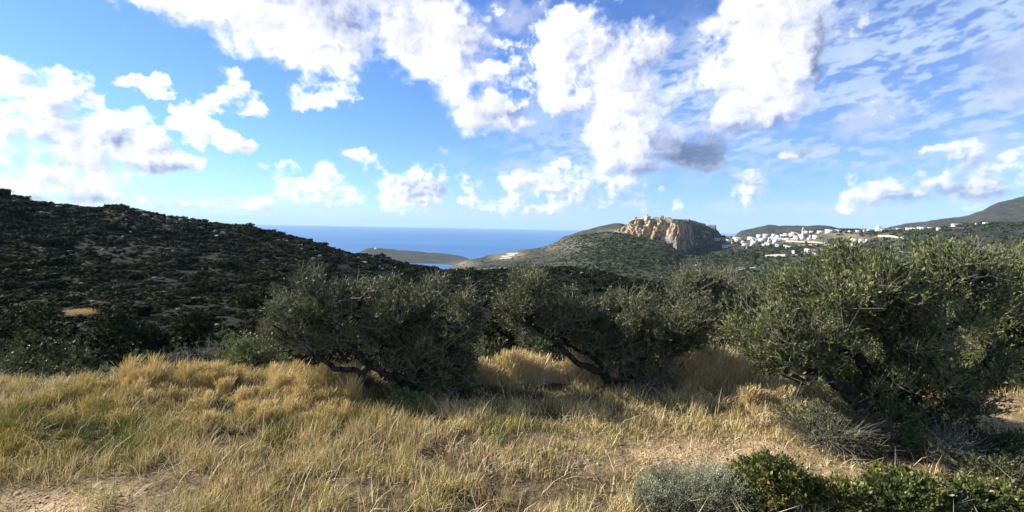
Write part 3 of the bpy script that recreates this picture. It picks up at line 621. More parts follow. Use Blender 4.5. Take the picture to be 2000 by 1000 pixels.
# ------------------------------------------------------------------ village
ZOOM2 = [(240,235,110,45,'c'),(130,270,55,30,'c'),(265,300,110,55,'b'),(400,240,95,45,'w'),(490,260,80,45,'w'),(555,275,60,50,'w'),(570,240,90,26,'w'),(520,300,100,45,'w'),(430,330,90,40,'w'),
 (330,345,90,20,'w'),(345,388,26,40,'b'),(120,360,110,20,'c'),(180,330,30,20,'w'),(540,360,50,35,'c'),(600,350,40,30,'c'),(655,245,60,35,'w'),(700,262,60,40,'w'),(745,250,50,35,'w'),(700,365,70,35,'w'),
 (650,345,50,30,'w'),(790,250,70,48,'w'),(870,248,90,50,'w'),(925,240,60,45,'w'),(960,262,60,50,'b'),(1030,210,70,35,'w'),(1090,207,60,30,'w'),(1135,272,85,50,'c'),(1190,205,90,30,'w'),(1295,202,110,45,'w'),
 (1390,190,80,25,'w'),(1580,310,95,50,'w'),(1655,315,60,50,'w'),(1722,315,95,45,'w'),(1572,352,195,30,'w'),(1380,388,105,55,'w'),(1402,345,70,28,'w'),(1080,430,150,50,'c'),(1130,458,90,25,'w'),
 (920,433,120,18,'c'),(1215,412,60,20,'w'),(1300,442,80,14,'w'),(840,378,110,18,'c'),(790,365,60,25,'c'),(60,238,60,18,'c'),(830,282,290,14,'w'),(450,295,70,30,'w'),(600,310,50,24,'w')]
ZOOM3 = [(50,442,40,25),(130,442,50,25),(235,452,46,28),(400,440,100,14),(535,424,70,20),(620,432,60,28),(680,437,90,22),(750,412,90,30),(835,424,60,13),(1090,402,90,8),(925,424,60,11),(1282,403,15,9),(1372,407,60,7),(190,440,26,26),(480,432,40,12)]
HOUSES = [(1400+x/5.882, 420+y/5.882, w/5.882, h/5.882, k) for x, y, w, h, k in ZOOM2]+[(1650+x/5, 360+y/5, w/5, h/5, 'w') for x, y, w, h in ZOOM3]+[(1360,470,11,7,'w'),(1400,469,15,4.5,'w')]
for _ in range(30):      # the tightly packed small houses of the village core
    q_ = rng.random(); HOUSES.append((1412+q_*175+rng.normal(0, 4), 458+rng.random()*(26-16*q_)+(4 if q_ < .5 else 0), rng.uniform(6, 13), rng.uniform(4, 7.5), 'wwwcb'[rng.integers(0, 5)]))
ORD = ['first', 'second', 'third', 'fourth', 'fifth', 'sixth', 'seventh', 'eighth', 'ninth', 'tenth', 'eleventh', 'twelfth', 'thirteenth', 'fourteenth', 'fifteenth', 'sixteenth', 'seventeenth', 'eighteenth', 'nineteenth', 'twentieth']+['twenty-'+q for q in ('first', 'second', 'third', 'fourth', 'fifth', 'sixth', 'seventh', 'eighth', 'ninth')]+['thirtieth']+['thirty-'+q for q in ('first', 'second', 'third', 'fourth', 'fifth', 'sixth', 'seventh', 'eighth', 'ninth')]
def row_of(h):
    x, y = h[0], h[1]
    if x > 1640 and y < 452: return 'plateau skyline row'
    if x < 1405 and y > 465: return 'shade below the castle rock'
    if y < 458: return 'top row of the village'
    if y < 466: return 'second row of the village'
    if y < 476: return 'third row of the village'
    if y < 483: return 'fourth row of the village'
    return 'lowest row of the village'
rows = {}
for h in HOUSES: rows.setdefault(row_of(h), []).append(h)
for rn, hs in rows.items():
    hs.sort(key=lambda h: h[0])
    for i, (px, py, wp, hp, k) in enumerate(hs):
        P = ground_at(px, py, lo=430); Y = P[1]; 
        if P[1] > 1300 or rn.startswith('plateau'):
            az = azel(px, py)[0]; r_ = 1000 if px < 1830 else 890; x_, y_ = math.sin(az)*r_, math.cos(az)*r_; P = np.array([x_, y_, gz(x_, y_)])
        depth = float((P-C0)@F); w = wp/1000*depth; hgt = max(2.2, hp/1000*depth*(.62 if rn.startswith('plateau') else .74))
        rz = -.55+.35*(rng.random()-.5); dep = min(w*.7, 9); w2 = max(2.5, (w-dep*abs(math.sin(rz)))/math.cos(rz))
        mat = MAT[{'w': 'whitewash', 'c': 'cream', 'b': 'beige'}[k]]; cn = {'w': 'white', 'c': 'cream', 'b': 'brown stone'}[k]
        shape = 'long low' if w > 3.2*hgt else ('tall narrow' if hgt > w*.8 else ('two-storey' if hgt > 5.5 else 'small'))
        label = '%s %s house, %s from left in the %s' % (shape, cn, ORD[i], rn)
        building('village_house', (P[0], P[1], P[2]), w2, hgt, dep, mat, label, 'house', 'houses of the hillside village', rz=rz, wins=max(1, min(5, int(w2/3))), storeys=2 if hgt > 5.5 else 1, roof='gable' if (k == 'b' and i % 2) else 'flat')
def plat(px, py, r_=1000): az = azel(px, py)[0]; x, y = math.sin(az)*r_, math.cos(az)*r_; return np.array([x, y, gz(x, y)])
building('church', plat(1716, 448), 9, 5, 8, MAT['whitewash'], 'white domed church on the plateau skyline at the far right', 'church', rz=-.5, wins=2, dome=True)
P = ground_at(1566, 464, lo=430); building('church', P, 10, 5, 7, MAT['cream'], 'cream church with pointed bell tower in the middle of the village', 'church', rz=-.5, wins=2, tower=(4.2, 17, 1.5))
P = ground_at(735, 487, lo=1500); building('coast_house', P, 13, 6, 9, MAT['whitewash'], 'lone white house on the headland above the sea', 'house', rz=-.5, wins=3)
# mast on the plateau
g = Geo(); g.box(-.18, .18, -.18, .18, -1, 13, tap=.5); g.box(-1.4, 1.4, -.1, .1, 11, 11.25); g.box(-.9, .9, -.1, .1, 9.6, 9.8)
o = mobj('utility_pole', g.data('utility_pole', MAT['twig']), loc=plat(1780, 447)); tag(o, 'thin utility pole rising above the plateau houses at the far right', 'pole')

# retaining walls, lanes
def ribbon(name, pts, h, w, mat, label, cat, lo=400, kind=None, step=10):
    P = [ground_at(a, b_, lo=lo) for a, b_ in pts]; Q = []
    for a, b_ in zip(P[:-1], P[1:]):
        n = max(2, int(np.linalg.norm((b_-a)[:2])/step))
        for i in range(n): Q.append(a+(b_-a)*i/n)
    Q.append(P[-1]); Q = np.array(Q); Z = terrain_z(Q[:, 0], Q[:, 1]); c = Q.mean(0); g = Geo()
    T = np.gradient(Q[:, :2], axis=0); T /= np.linalg.norm(T, axis=1)[:, None]+1e-9; N_ = np.stack([-T[:, 1], T[:, 0]], 1)*w/2
    V = []
    for i in range(len(Q)):
        hh = h*(1+.25*(rng.random()-.5)) if h > .5 else h
        for s_, z in ((-1, -2), (-1, hh), (1, hh), (1, -2)): V.append((Q[i, 0]+N_[i, 0]*s_-c[0], Q[i, 1]+N_[i, 1]*s_-c[1], Z[i]+z-c[2]))
    F_ = [(i*4+k, i*4+(k+1) % 4, i*4+4+(k+1) % 4, i*4+4+k) for i in range(len(Q)-1) for k in range(4)]
    g.add(V, F_); o = mobj(name, g.data(name, mat), loc=c); tag(o, label, cat, kind=kind)
ribbon('stone_wall', [(1495,502),(1534,501)], 3.0, 1.2, MAT['paleston'], 'pale retaining wall on the slope below the village', 'wall')
ribbon('stone_wall', [(1535,472),(1575,474),(1612,476)], 2.0, 1.2, MAT['paleston'], 'long pale terrace wall below the church tower', 'wall')
ribbon('stone_wall', [(1558,480),(1620,478)], 1.4, 1.0, MAT['paleston'], 'thin terrace wall above the lowest white houses', 'wall')
ribbon('stone_wall', [(1545,500),(1580,497)], 1.6, 1.0, MAT['paleston'], 'short terrace wall right of the pale retaining wall', 'wall')
ribbon('stone_wall', [(1715,462),(1740,463),(1765,467)], 2.2, 1.0, MAT['paleston'], 'tan wall on the dark slope below the domed church', 'wall')
ribbon('road', [(1422,529),(1450,526),(1484,521)], .25, 5, MAT['paleston'], None, None, kind='structure')
for k_, (a, b_) in enumerate((((990,497),(1012,495)), ((980,501),(1006,499)), ((976,506),(1000,504)))):
    ribbon('stone_wall', [a, b_], 2.2, 1.6, MAT['paleston'], ['topmost', 'middle', 'lowest'][k_]+' of the three pale terrace walls on the slope above the bay', 'wall')
# beach and tiny boat
def boat():
    az = azel(786, 447)[0]; r_ = 9000; root = empty('sailing_boat', (math.sin(az)*r_, math.cos(az)*r_, SEA), 'tiny white sailing boat far out on the blue sea', 'boat')
    V = []; 
    for z, k in ((-.5, .6), (1.8, 1)):
        for x, y in ((-8, 0), (-6, -2), (4, -2.2), (10, 0), (4, 2.2), (-6, 2)): V.append((x*k, y*k, z))
    Q = [(i, (i+1) % 6, 6+(i+1) % 6, 6+i) for i in range(6)]+[(6, 7, 8, 9), (6, 9, 10, 11)]
    mobj('hull', mesh_data('hull', V, np.array(Q), MAT['whitewash']), root)
    g = Geo(); g.box(.2, .5, -.15, .15, 1.8, 22); mobj('mast', g.data('mast', MAT['twig']), root)
    for nm, tri in (('mainsail', ((0, 0, 3), (-7, .4, 3), (0, 0, 21))), ('jib', ((.8, 0, 2.5), (9.2, .3, 2.2), (.8, 0, 19)))):
        T = [np.array(t_, float) for t_ in tri]; V = T+[t_+np.array([0, .08, 0]) for t_ in T]
        mobj(nm, mesh_data(nm, V, [np.array([(0, 1, 2), (5, 4, 3)]), np.array([(0, 3, 4, 1), (1, 4, 5, 2), (2, 5, 3, 0)])], MAT['whitewash']), root)
boat()
# ------------------------------------------------------------------ hill scrub
def shrub_arrays(n, seed, leaf=.13, flat=.75, core=True, lobes=7):
    """a low lumpy evergreen shrub of radius 1: leaf clumps over a dark core"""
    g = np.random.default_rng(seed)
    lc = g.normal(size=(lobes, 3))*[.45, .45, .2]; lc[:, 2] = np.abs(lc[:, 2])+.25; lr = g.uniform(.32, .55, lobes)
    k = g.integers(0, lobes, n); d = g.normal(size=(n, 3)); d[:, 2] = np.abs(d[:, 2])*1.1-.25; d /= np.linalg.norm(d, axis=1)[:, None]
    P = lc[k]+d*lr[k][:, None]*g.uniform(.8, 1.12, n)[:, None]; P[:, 2] *= flat; P[:, 2] = np.maximum(P[:, 2], -.05)
    nrm = d+g.normal(size=(n, 3))*.55; nrm /= np.linalg.norm(nrm, axis=1)[:, None]
    t = np.cross(nrm, g.normal(size=(n, 3))); t /= np.linalg.norm(t, axis=1)[:, None]; b = np.cross(nrm, t); s = g.uniform(.6, 1.4, n)[:, None]*leaf
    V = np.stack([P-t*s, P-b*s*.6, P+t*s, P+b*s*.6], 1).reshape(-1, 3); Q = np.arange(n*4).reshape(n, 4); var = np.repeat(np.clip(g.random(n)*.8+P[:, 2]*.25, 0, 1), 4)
    if core:
        for i in range(lobes):
            m = 6; C = []
            for a in range(4):
                ph = a/3*math.pi*.5
                for q in range(m): C.append((math.cos(q*2*math.pi/m)*math.cos(ph), math.sin(q*2*math.pi/m)*math.cos(ph), math.sin(ph)))
            C = np.array(C)*lr[i]*.68*g.uniform(.85, 1.1, (len(C), 1))+lc[i]; C[:m, 2] = -.3; C[:, 2] *= flat
            q = np.array([(a*m+c_, a*m+(c_+1) % m, (a+1)*m+(c_+1) % m, (a+1)*m+c_) for a in range(3) for c_ in range(m)])
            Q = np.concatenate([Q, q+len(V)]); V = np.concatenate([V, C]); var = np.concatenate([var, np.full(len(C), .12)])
    return V, Q, var
def realize(protos, X, Y, Z, S, SZ, rot, vo):
    Vs, Qs, As, n = [], [], [], 0
    pi = rng.integers(0, len(protos), len(X))
    for k, (V, Q, a) in enumerate(protos):
        idx = np.where(pi == k)[0]
        if not len(idx): continue
        c, s = np.cos(rot[idx])[:, None], np.sin(rot[idx])[:, None]
        vx = (V[None, :, 0]*c-V[None, :, 1]*s)*S[idx][:, None]+X[idx][:, None]; vy = (V[None, :, 0]*s+V[None, :, 1]*c)*S[idx][:, None]+Y[idx][:, None]
        vz = V[None, :, 2]*SZ[idx][:, None]+Z[idx][:, None]
        Vs.append(np.stack([vx, vy, vz], -1).reshape(-1, 3)); Qs.append((Q[None]+(np.arange(len(idx))*len(V))[:, None, None]).reshape(-1, 4)+n); n += len(V)*len(idx)
        As.append(np.clip(a[None]+vo[idx][:, None], 0, 1).ravel())
    return np.concatenate(Vs), np.concatenate(Qs), np.concatenate(As)
big = [shrub_arrays(1300, 100+i, leaf=.065, lobes=10) for i in range(6)]
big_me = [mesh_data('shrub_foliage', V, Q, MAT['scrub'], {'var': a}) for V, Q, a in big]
small = [shrub_arrays(100, 200+i, leaf=.16, lobes=5) for i in range(8)]
def scatter(n, a0, a1, r0, r1):
    az = rng.uniform(a0, a1, n); r = np.sqrt(rng.uniform(r0*r0, r1*r1, n)); return np.sin(az)*r, np.cos(az)*r, r, az
a_l, a_r = azel(-60, 500)[0], azel(2060, 500)[0]; a_m = azel(1420, 560)[0]
X, Y, r, az = scatter(50000, a_l-.25, a_m+.75, 22, 246); keep = (Y > 16) & (fbm(X/9, Y/9, o=3, s=61) > .20); X, Y, r = X[keep], Y[keep], r[keep]
S = np.clip(.38*np.exp(rng.normal(0, .55, len(X)))*(.5+1.1*fbm(X/14, Y/14, o=2, s=63)), .2, 2.2)*(1+r/400); 
V, Q, a = realize(small, X, Y, terrain_z(X, Y)-.1, S, S*rng.uniform(.45, .85, len(X)), rng.uniform(0, 6.28, len(X)), rng.normal(0, .22, len(X)))
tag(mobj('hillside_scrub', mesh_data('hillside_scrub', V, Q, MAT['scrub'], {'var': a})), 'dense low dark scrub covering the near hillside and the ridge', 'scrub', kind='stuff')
# the large shrubs of the left hill and the middle ridge, one by one
cnt = 0; tries = 0; spots = []
while cnt < 275 and tries < 6000:
    tries += 1
    ri = math.sqrt(rng.uniform(40**2, 236**2)) if rng.random() < .6 else rng.uniform(40, 120); ai = rng.uniform(a_l, a_m-.02); x, y = math.sin(ai)*ri, math.cos(ai)*ri
    if y < 30: continue
    s = min(3.2, 1.15*math.exp(abs(rng.normal(0, .5))))*(1 if ri < 150 else 1.0)
    if any((x-q[0])**2+(y-q[1])**2 < (s+q[2])**2*.45 for q in spots): continue
    if ri > 195: s *= .62
    spots.append((x, y, s)); px_, py_, _ = project((x, y, gz(x, y)+1)); left = px_ < 640
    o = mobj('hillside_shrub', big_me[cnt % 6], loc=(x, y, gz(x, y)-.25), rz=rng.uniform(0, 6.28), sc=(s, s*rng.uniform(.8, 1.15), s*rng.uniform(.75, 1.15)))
    if left: tag(o, 'dark rounded evergreen shrub on the left hillside', 'shrub', 'evergreen shrubs on the left hillside')
    else: tag(o, 'dark rounded evergreen shrub on the middle ridge behind the olive trees', 'shrub', 'evergreen shrubs on the middle ridge')
    cnt += 1
# shrubs standing out on the left skyline
for px, r_, s, lab in ((34, 226, 2.1, 'lone round shrub against the sky at the top left'), (3, 222, 3.4, 'dark shrub on the skyline at the left edge'), (128, 228, 1.9, 'broad shrub on the skyline left of the big knoll'),
                       (232, 228, 3.0, 'large flat-topped shrub on the knoll of the left ridge'), (262, 226, 2.5, 'shrub on the right shoulder of the skyline knoll'), (540, 215, 2.2, 'dark shrub where the left ridge meets the sea'), (625, 208, 2.7, 'round dark shrub on the ridge just below the sea horizon'), (430, 224, 1.9, 'low shrub on the ridge left of the sea')):
    az_ = azel(px, 430)[0]; x, y = math.sin(az_)*r_, math.cos(az_)*r_
    o = mobj('skyline_shrub', big_me[int(px) % 6], loc=(x, y, gz(x, y)-.3), rz=px, sc=(s, s, s*.85)); tag(o, lab, 'shrub')
# far scrub
far = [shrub_arrays(22, 300+i, leaf=.36, lobes=3) for i in range(8)]
X, Y, r, az = scatter(26000, azel(860, 520)[0], a_r, 340, 1180); PX, PY, _ = project(np.stack([X, Y, terrain_z(X, Y)], 1))
dn = .50+.55*(fbm(X/60, Y/60, o=3, s=71)-.5)*2; dn = dn+.5*np.exp(-(((PX-1240)/90)**2+((PY-510)/35)**2))-.18*(1-sstep(PX, 1060, 1210))-.35*np.exp(-(((PX-1645)/50)**2+((PY-462)/9)**2))
dn = dn-.5*np.exp(-(((PX-1560)/160)**2+((PY-466)/13)**2))+.25*((PX > 1380) & (PX < 1520) & (PY > 490))
keep = rng.random(len(X)) < dn; X, Y, r, PX = X[keep], Y[keep], r[keep], PX[keep]
S = rng.uniform(1.6, 4.2, len(X))*(.55+.45*sstep(PX, 1060, 1210))
V, Q, a = realize(far, X, Y, terrain_z(X, Y)-.4, S, S*.85, rng.uniform(0, 6.28, len(X)), rng.normal(0, .2, len(X)))
tag(mobj('far_scrub', mesh_data('far_scrub', V, Q, MAT['far_scrub'], {'var': a})), 'green scrub and trees covering the slopes below the castle rock and village', 'scrub', kind='stuff')
# trees by the castle and the village
for px, py, s, lab in ((1243,429,4.0,'small dark tree at the left end of the castle wall'),(1413,466,6.5,'dark tree right of the castle rock'),(1625,475,8,'round dark tree below the bare tan field'),(1636,473,6,'dark tree right of the round tree below the bare field'),(1652,472,5,'small dark tree left of the long white building'),(1560,496,8,'dark tree below the lowest white houses'),(1672,483,6,'dark tree under the long white building'),(1440,500,7,'green tree on the shaded slope below the village'),(1478,505,8,'bright green tree clump below the brown houses')):
    P = rock_point(px, 24) if py < 430 else ground_at(px, py, lo=430); root = empty('village_tree', P, lab, 'tree')
    g = Geo(); g.box(-.3, .3, -.3, .3, -1, s*.6, tap=.6); mobj('trunk', g.data('trunk', MAT['bark']), root)
    V, Q, a = shrub_arrays(150, int(px), leaf=.2, flat=1.0, lobes=6); V = V*[s*.6, s*.6, s*.7]+[0, 0, s*.25]; mobj('crown', mesh_data('crown', V, Q, MAT['far_scrub'], {'var': a}), root)

# ------------------------------------------------------------------ boulders
def rock_arrays(seed, sub=3):
    import bmesh
    bm = bmesh.new(); bmesh.ops.create_icosphere(bm, subdivisions=sub, radius=1); V = np.array([v.co[:] for v in bm.verts]); T = np.array([[v.index for v in f.verts] for f in bm.faces]); bm.free()
    g = np.random.default_rng(seed)
    for _ in range(9):
        n = g.normal(size=3); n /= np.linalg.norm(n); d = g.uniform(.5, .8); q = V@n-d; V = V-np.outer(np.maximum(q, 0), n)
    k = fbm(V[:, 0]*2+seed, V[:, 1]*2, V[:, 2]*2, o=3, s=seed)-.5; V = V*(1+k[:, None]*.35); V[:, 2] *= .75
    return V, T
rocks = [mesh_data('boulder', *rock_arrays(400+i), MAT['stone']) for i in range(6)]
def boulder(px, py, wpx, lab, lo=60, grp=None, name='boulder'):
    P = ground_at(px, py, lo=lo); depth = float((P-C0)@F); s = wpx/2000*depth
    o = mobj(name, rocks[int(px*7+py) % 6], loc=(P[0], P[1], P[2]+s*.25), rz=px*1.3, sc=(s, s*.9, s*rng.uniform(.8, 1.2))); tag(o, lab, 'rock', grp)
RIDGE = [(868,526,7),(893,527,8),(915,526,6),(947,526,9),(962,525,12),(978,525,11),(988,527,14),(1003,526,9),(1012,525,12),(1030,526,8),(1052,523,9),(1135,534,12),(1148,538,9),(1120,528,7),(1096,525,7),(1170,545,8),(1205,552,9),(1240,560,9)]
for px, py, w in RIDGE: boulder(px, py+2, w, 'pale grey boulder along the crest of the middle ridge', 120, 'boulders on the middle ridge')
LEFT = [(272,415,16),(284,421,14),(155,405,9),(115,404,12),(330,427,10),(352,430,12),(372,434,9),(420,452,10),(436,456,12),(425,462,14),(612,505,10),(625,500,9),(560,470,8),(500,452,8),(215,478,8),(222,476,6),(240,462,7),(180,492,7),(590,486,9),(715,512,8),(742,520,8),(700,502,6)]
for px, py, w in LEFT: boulder(px, py+2, w, 'weathered grey boulder among the scrub of the left hill', 60, 'boulders on the left hill')
for k_, (px, py, w) in enumerate([(1640,530,14),(1655,540,12),(1600,536,12),(1672,548,10),(1580,530,9),(1360,520,9),(1355,545,9)]): boulder(px, py, w, 'pale rock on the slope below the village', 380, 'rocks on the village slope')
X, Y, r, az = scatter(1100, a_l, a_m, 60, 244)
P_ = [rock_arrays(500+i, 1) for i in range(5)]
def realize3(protos, X, Y, Z, S):
    Vs, Qs, n = [], [], 0
    for i in range(len(X)):
        V, T = protos[i % len(protos)]; Vs.append(V*S[i]+[X[i], Y[i], Z[i]]); Qs.append(T+n); n += len(V)
    return np.concatenate(Vs), np.concatenate(Qs)
V, T = realize3(P_, X, Y, terrain_z(X, Y)+.05, rng.uniform(.12, .5, len(X))**1.0*(1+(r > 150)*.3)); tag(mobj('loose_stones', mesh_data('loose_stones', V, T, MAT['stone'])), 'loose grey stones strewn among the hillside scrub', 'stones', kind='stuff')
# ------------------------------------------------------------------ trees and bushes grown from stems to twig tips
def tube(geo, P, Rr, sides=6):
    P = np.asarray(P, float); n = len(P); T = np.gradient(P, axis=0); T /= np.linalg.norm(T, axis=1)[:, None]+1e-9
    a = np.where(np.abs(T[:, 2:3]) > .9, [[1., 0, 0]], [[0, 0, 1.]]); B = np.cross(T, a); B /= np.linalg.norm(B, axis=1)[:, None]; N_ = np.cross(B, T)
    k = np.arange(sides)*2*math.pi/sides
    V = P[:, None]+(B[:, None]*np.cos(k)[None, :, None]+N_[:, None]*np.sin(k)[None, :, None])*np.asarray(Rr)[:, None, None]
    i, j = np.meshgrid(np.arange(n-1), np.arange(sides), indexing='ij'); a = (i*sides+j).ravel(); b = (i*sides+(j+1) % sides).ravel()
    geo.add(V.reshape(-1, 3), np.stack([a, b, b+sides, a+sides], 1))
def segs(P0, P1, R0_, R1_, sides):
    T = P1-P0; L = np.linalg.norm(T, axis=1)[:, None]+1e-9; T = T/L
    a = np.where(np.abs(T[:, 2:3]) > .9, [[1., 0, 0]], [[0, 0, 1.]]); B = np.cross(T, a); B /= np.linalg.norm(B, axis=1)[:, None]; N_ = np.cross(B, T)
    k = np.arange(sides)*2*math.pi/sides; ring = B[:, None]*np.cos(k)[None, :, None]+N_[:, None]*np.sin(k)[None, :, None]
    V = np.concatenate([P0[:, None]+ring*R0_[:, None, None], P1[:, None]+ring*R1_[:, None, None]], 1).reshape(-1, 3)
    j = np.arange(sides); q = np.stack([j, (j+1) % sides, sides+(j+1) % sides, sides+j], 1); Q = (q[None]+(np.arange(len(P0))*2*sides)[:, None, None]).reshape(-1, 4)
    return V, Q
def leaves(P, D, size, wid, per, rngl, spread=.5, up=.25, along=.16):
    """P shoot tips, D shoot directions; leaves set along the last stretch of each shoot"""
    n = len(P)*per; P = np.repeat(P, per, 0); D = np.repeat(D, per, 0); t = rngl.random(n)[:, None]
    d = D+rngl.normal(size=(n, 3))*spread+[0, 0, up]; d /= np.linalg.norm(d, axis=1)[:, None]
    c = P-D*along*t+rngl.normal(size=(n, 3))*.012; s = size*rngl.uniform(.65, 1.25, n)[:, None]
    b = np.cross(d, rngl.normal(size=(n, 3))); b /= np.linalg.norm(b, axis=1)[:, None]
    V = np.stack([c, c+d*s*.45+b*wid*s, c+d*s, c+d*s*.45-b*wid*s], 1).reshape(-1, 3)
    return V, np.arange(n*4).reshape(n, 4)
def grow(name, label, cat, base, stems, crown, ntips, leafmat, barkmat='bark', twigmat='twig', leaf=.065, wid=.17, per=9, shoots=3, bare=.05, gap=.42, gscale=.28, seed=1, rtip=.0035, group=None, spread=.5, up=.3, jit=.12, lvar=.0, minz=None, parts=('trunk', 'twigs', 'foliage'), shell=.33, along=.16, sway=0.0):
    """stems: polylines [(xyz, radius), ...] in world space; crown: ellipsoids (centre, radii)"""
    g = np.random.default_rng(seed); base = np.asarray(base, float)
    vol = np.array([c[1][0]*c[1][1]*c[1][2] for c in crown])**.8; vol /= vol.sum()
    pts = []
    while len(pts) < ntips:
        m = ntips; k = g.choice(len(crown), m, p=vol); d = g.normal(size=(m, 3)); d /= np.linalg.norm(d, axis=1)[:, None]; rr = g.random(m)**shell
        C = np.array([c[0] for c in crown])[k]; Rd = np.array([c[1] for c in crown])[k]; P = C+d*Rd*rr[:, None]
        nz = fbm(P[:, 0]/gscale, P[:, 1]/gscale, P[:, 2]/gscale, o=2, s=seed); P = P[nz > gap]
        if minz is not None: P = P[P[:, 2] > minz]
        pts.extend(P.tolist())
    P = np.array(pts[:ntips])
    NP, par, rad = [], [], []
    for st in stems:
        # a stem may begin on an earlier node
        pl = [(np.asarray(q[0], float), q[1]) for q in st]; prev = -1
        if NP:
            dd = np.linalg.norm(np.array(NP)-pl[0][0], axis=1); j = int(dd.argmin())
            if dd[j] < .12: prev = j
        for a in range(len(pl)-1):
            (p, r_), (q, s_) = pl[a], pl[a+1]; m = max(2, int(np.linalg.norm(q-p)/.10))
            for i in range(m+(a == len(pl)-2)):
                t = i/m; w = g.normal(size=3)*min(r_, .05)*.35 if NP else 0
                if a == 0 and i == 0 and prev >= 0: continue
                NP.append(p+(q-p)*t+w); par.append(prev); rad.append(r_+(s_-r_)*t); prev = len(NP)-1
    nstem = len(NP); N = np.zeros((nstem+ntips*3+8, 3)); N[:nstem] = NP; n = nstem
    order = np.argsort(np.min(np.linalg.norm(P[:, None]-N[None, :nstem:3], axis=2), axis=1)+g.normal(size=len(P))*.08); tips = np.zeros(len(P), int); tdir = np.zeros((len(P), 3)); depth = [0]*nstem
    centre = base+[0, 0, .4]
    for ti in order:
        p = P[ti]; v = N[:n]-p; d2 = np.einsum('ij,ij->i', v, v); d2 = d2+np.where(v[:, 2] > 0, v[:, 2]**2*2.0, 0); j = int(d2.argmin()); q = N[j]; L = math.sqrt(((p-q)**2).sum())
        mid = max(1, min(2, int(L/.18))); prev = j
        for m in range(1, mid+1):
            t = m/(mid+1); w = g.normal(size=3)*L*jit; w[2] -= L*.10*math.sin(t*math.pi); N[n] = q+(p-q)*t+w; par.append(prev); rad.append(0); prev = n; n += 1
        N[n] = p; par.append(prev); rad.append(0); tips[ti] = n; n += 1
        tdir[ti] = p-N[prev]
    N = N[:n]; par = np.array(par); cntc = np.zeros(n)
    cntc[tips] = 1
    for i in range(n-1, -1, -1):
        if par[i] >= 0: cntc[par[i]] += cntc[i]
    rr = rtip*np.maximum(cntc, 1)**.42; rad = np.array(rad+[0]*(n-len(rad))); R_ = np.where(rad > 0, np.maximum(rad, rr), rr)
    out = tdir/(np.linalg.norm(tdir, axis=1)[:, None]+1e-9)+.55*(P-centre)/(np.linalg.norm(P-centre, axis=1)[:, None]+1e-9)+[sway, 0, up]; out /= np.linalg.norm(out, axis=1)[:, None]
    root = empty(name, base, label, cat, group); ok = par >= 0; idx = np.where(ok)[0]; thick = R_[idx] > .013
    loc = lambda V: V-base
    def seg_mesh(sel, sides, nm, mat):
        V, Q = segs(N[par[sel]], N[sel], np.minimum(R_[par[sel]], R_[sel]*1.35), R_[sel], sides); mobj(nm, mesh_data(nm, loc(V), Q, MAT[mat], smooth=True), root)
    if thick.any(): seg_mesh(idx[thick], 9, parts[0], barkmat)
    # shoots: short twigs beyond each tip
    SP = np.repeat(P, shoots, 0); SD = np.repeat(out, shoots, 0)+g.normal(size=(len(P)*shoots, 3))*.42; SD /= np.linalg.norm(SD, axis=1)[:, None]; SL = g.uniform(.6, 1.3, len(SP))[:, None]*along
    SE = SP+SD*SL; isb = g.random(len(P)) < bare; sb = np.repeat(isb, shoots); SE[sb] = SP[sb]+SD[sb]*SL[sb]*1.9
    sel = idx[~thick]; V1, Q1 = segs(N[par[sel]], N[sel], np.minimum(R_[par[sel]], R_[sel]*1.4), R_[sel], 4); V2, Q2 = segs(SP, SE, np.full(len(SP), rtip), np.full(len(SP), rtip*.4), 3)
    mobj(parts[1], mesh_data(parts[1], loc(np.concatenate([V1, V2])), np.concatenate([Q1, Q2+len(V1)]), MAT[twigmat]), root)
    if per:
        V, Q = leaves(SE[~sb], SD[~sb], leaf, wid, per, g, spread, up*.6, along)
        tone = np.clip(.45+(fbm(SE[~sb][:, 0]/.35, SE[~sb][:, 1]/.35, SE[~sb][:, 2]/.35, o=3, s=seed+5)-.5)*1.6+lvar, 0, 1)
        var = np.clip(np.repeat(tone, per)+g.normal(0, .17, len(tone)*per), 0, 1)
        mobj(parts[2], mesh_data(parts[2], loc(V), Q, MAT[leafmat], {'var': np.repeat(var, 4)}), root)
    return root
def crown_px(lst, Y, dep, plumes=26, seed=1):
    out = []; g = np.random.default_rng(seed+len(lst))
    for e in lst:
        px, py, rx, ry = e[:4]; yy = Y+(e[4] if len(e) > 4 else 0); dp = e[5] if len(e) > 5 else dep
        out.append((at(px, py, yy), (rx/1000*yy, dp, ry/1000*yy)))
    tops = [e for e in out]
    for _ in range(plumes):      # uneven shoots standing out of the crown
        c, q = tops[g.integers(0, len(tops))]; a = g.uniform(0, 6.28); el = g.uniform(.1, 1.4); d = np.array([math.cos(a)*math.cos(el), math.sin(a)*math.cos(el), math.sin(el)])
        s_ = g.uniform(.06, .13); out.append((c+d*np.array(q)*1.02+[0, 0, s_*.2], (s_, s_, s_*g.uniform(1.3, 2.6))))
    return out
def stem_px(lst, Y): return [(at(s[0], s[1], Y+(s[3] if len(s) > 3 else 0)), s[2]) for s in lst]

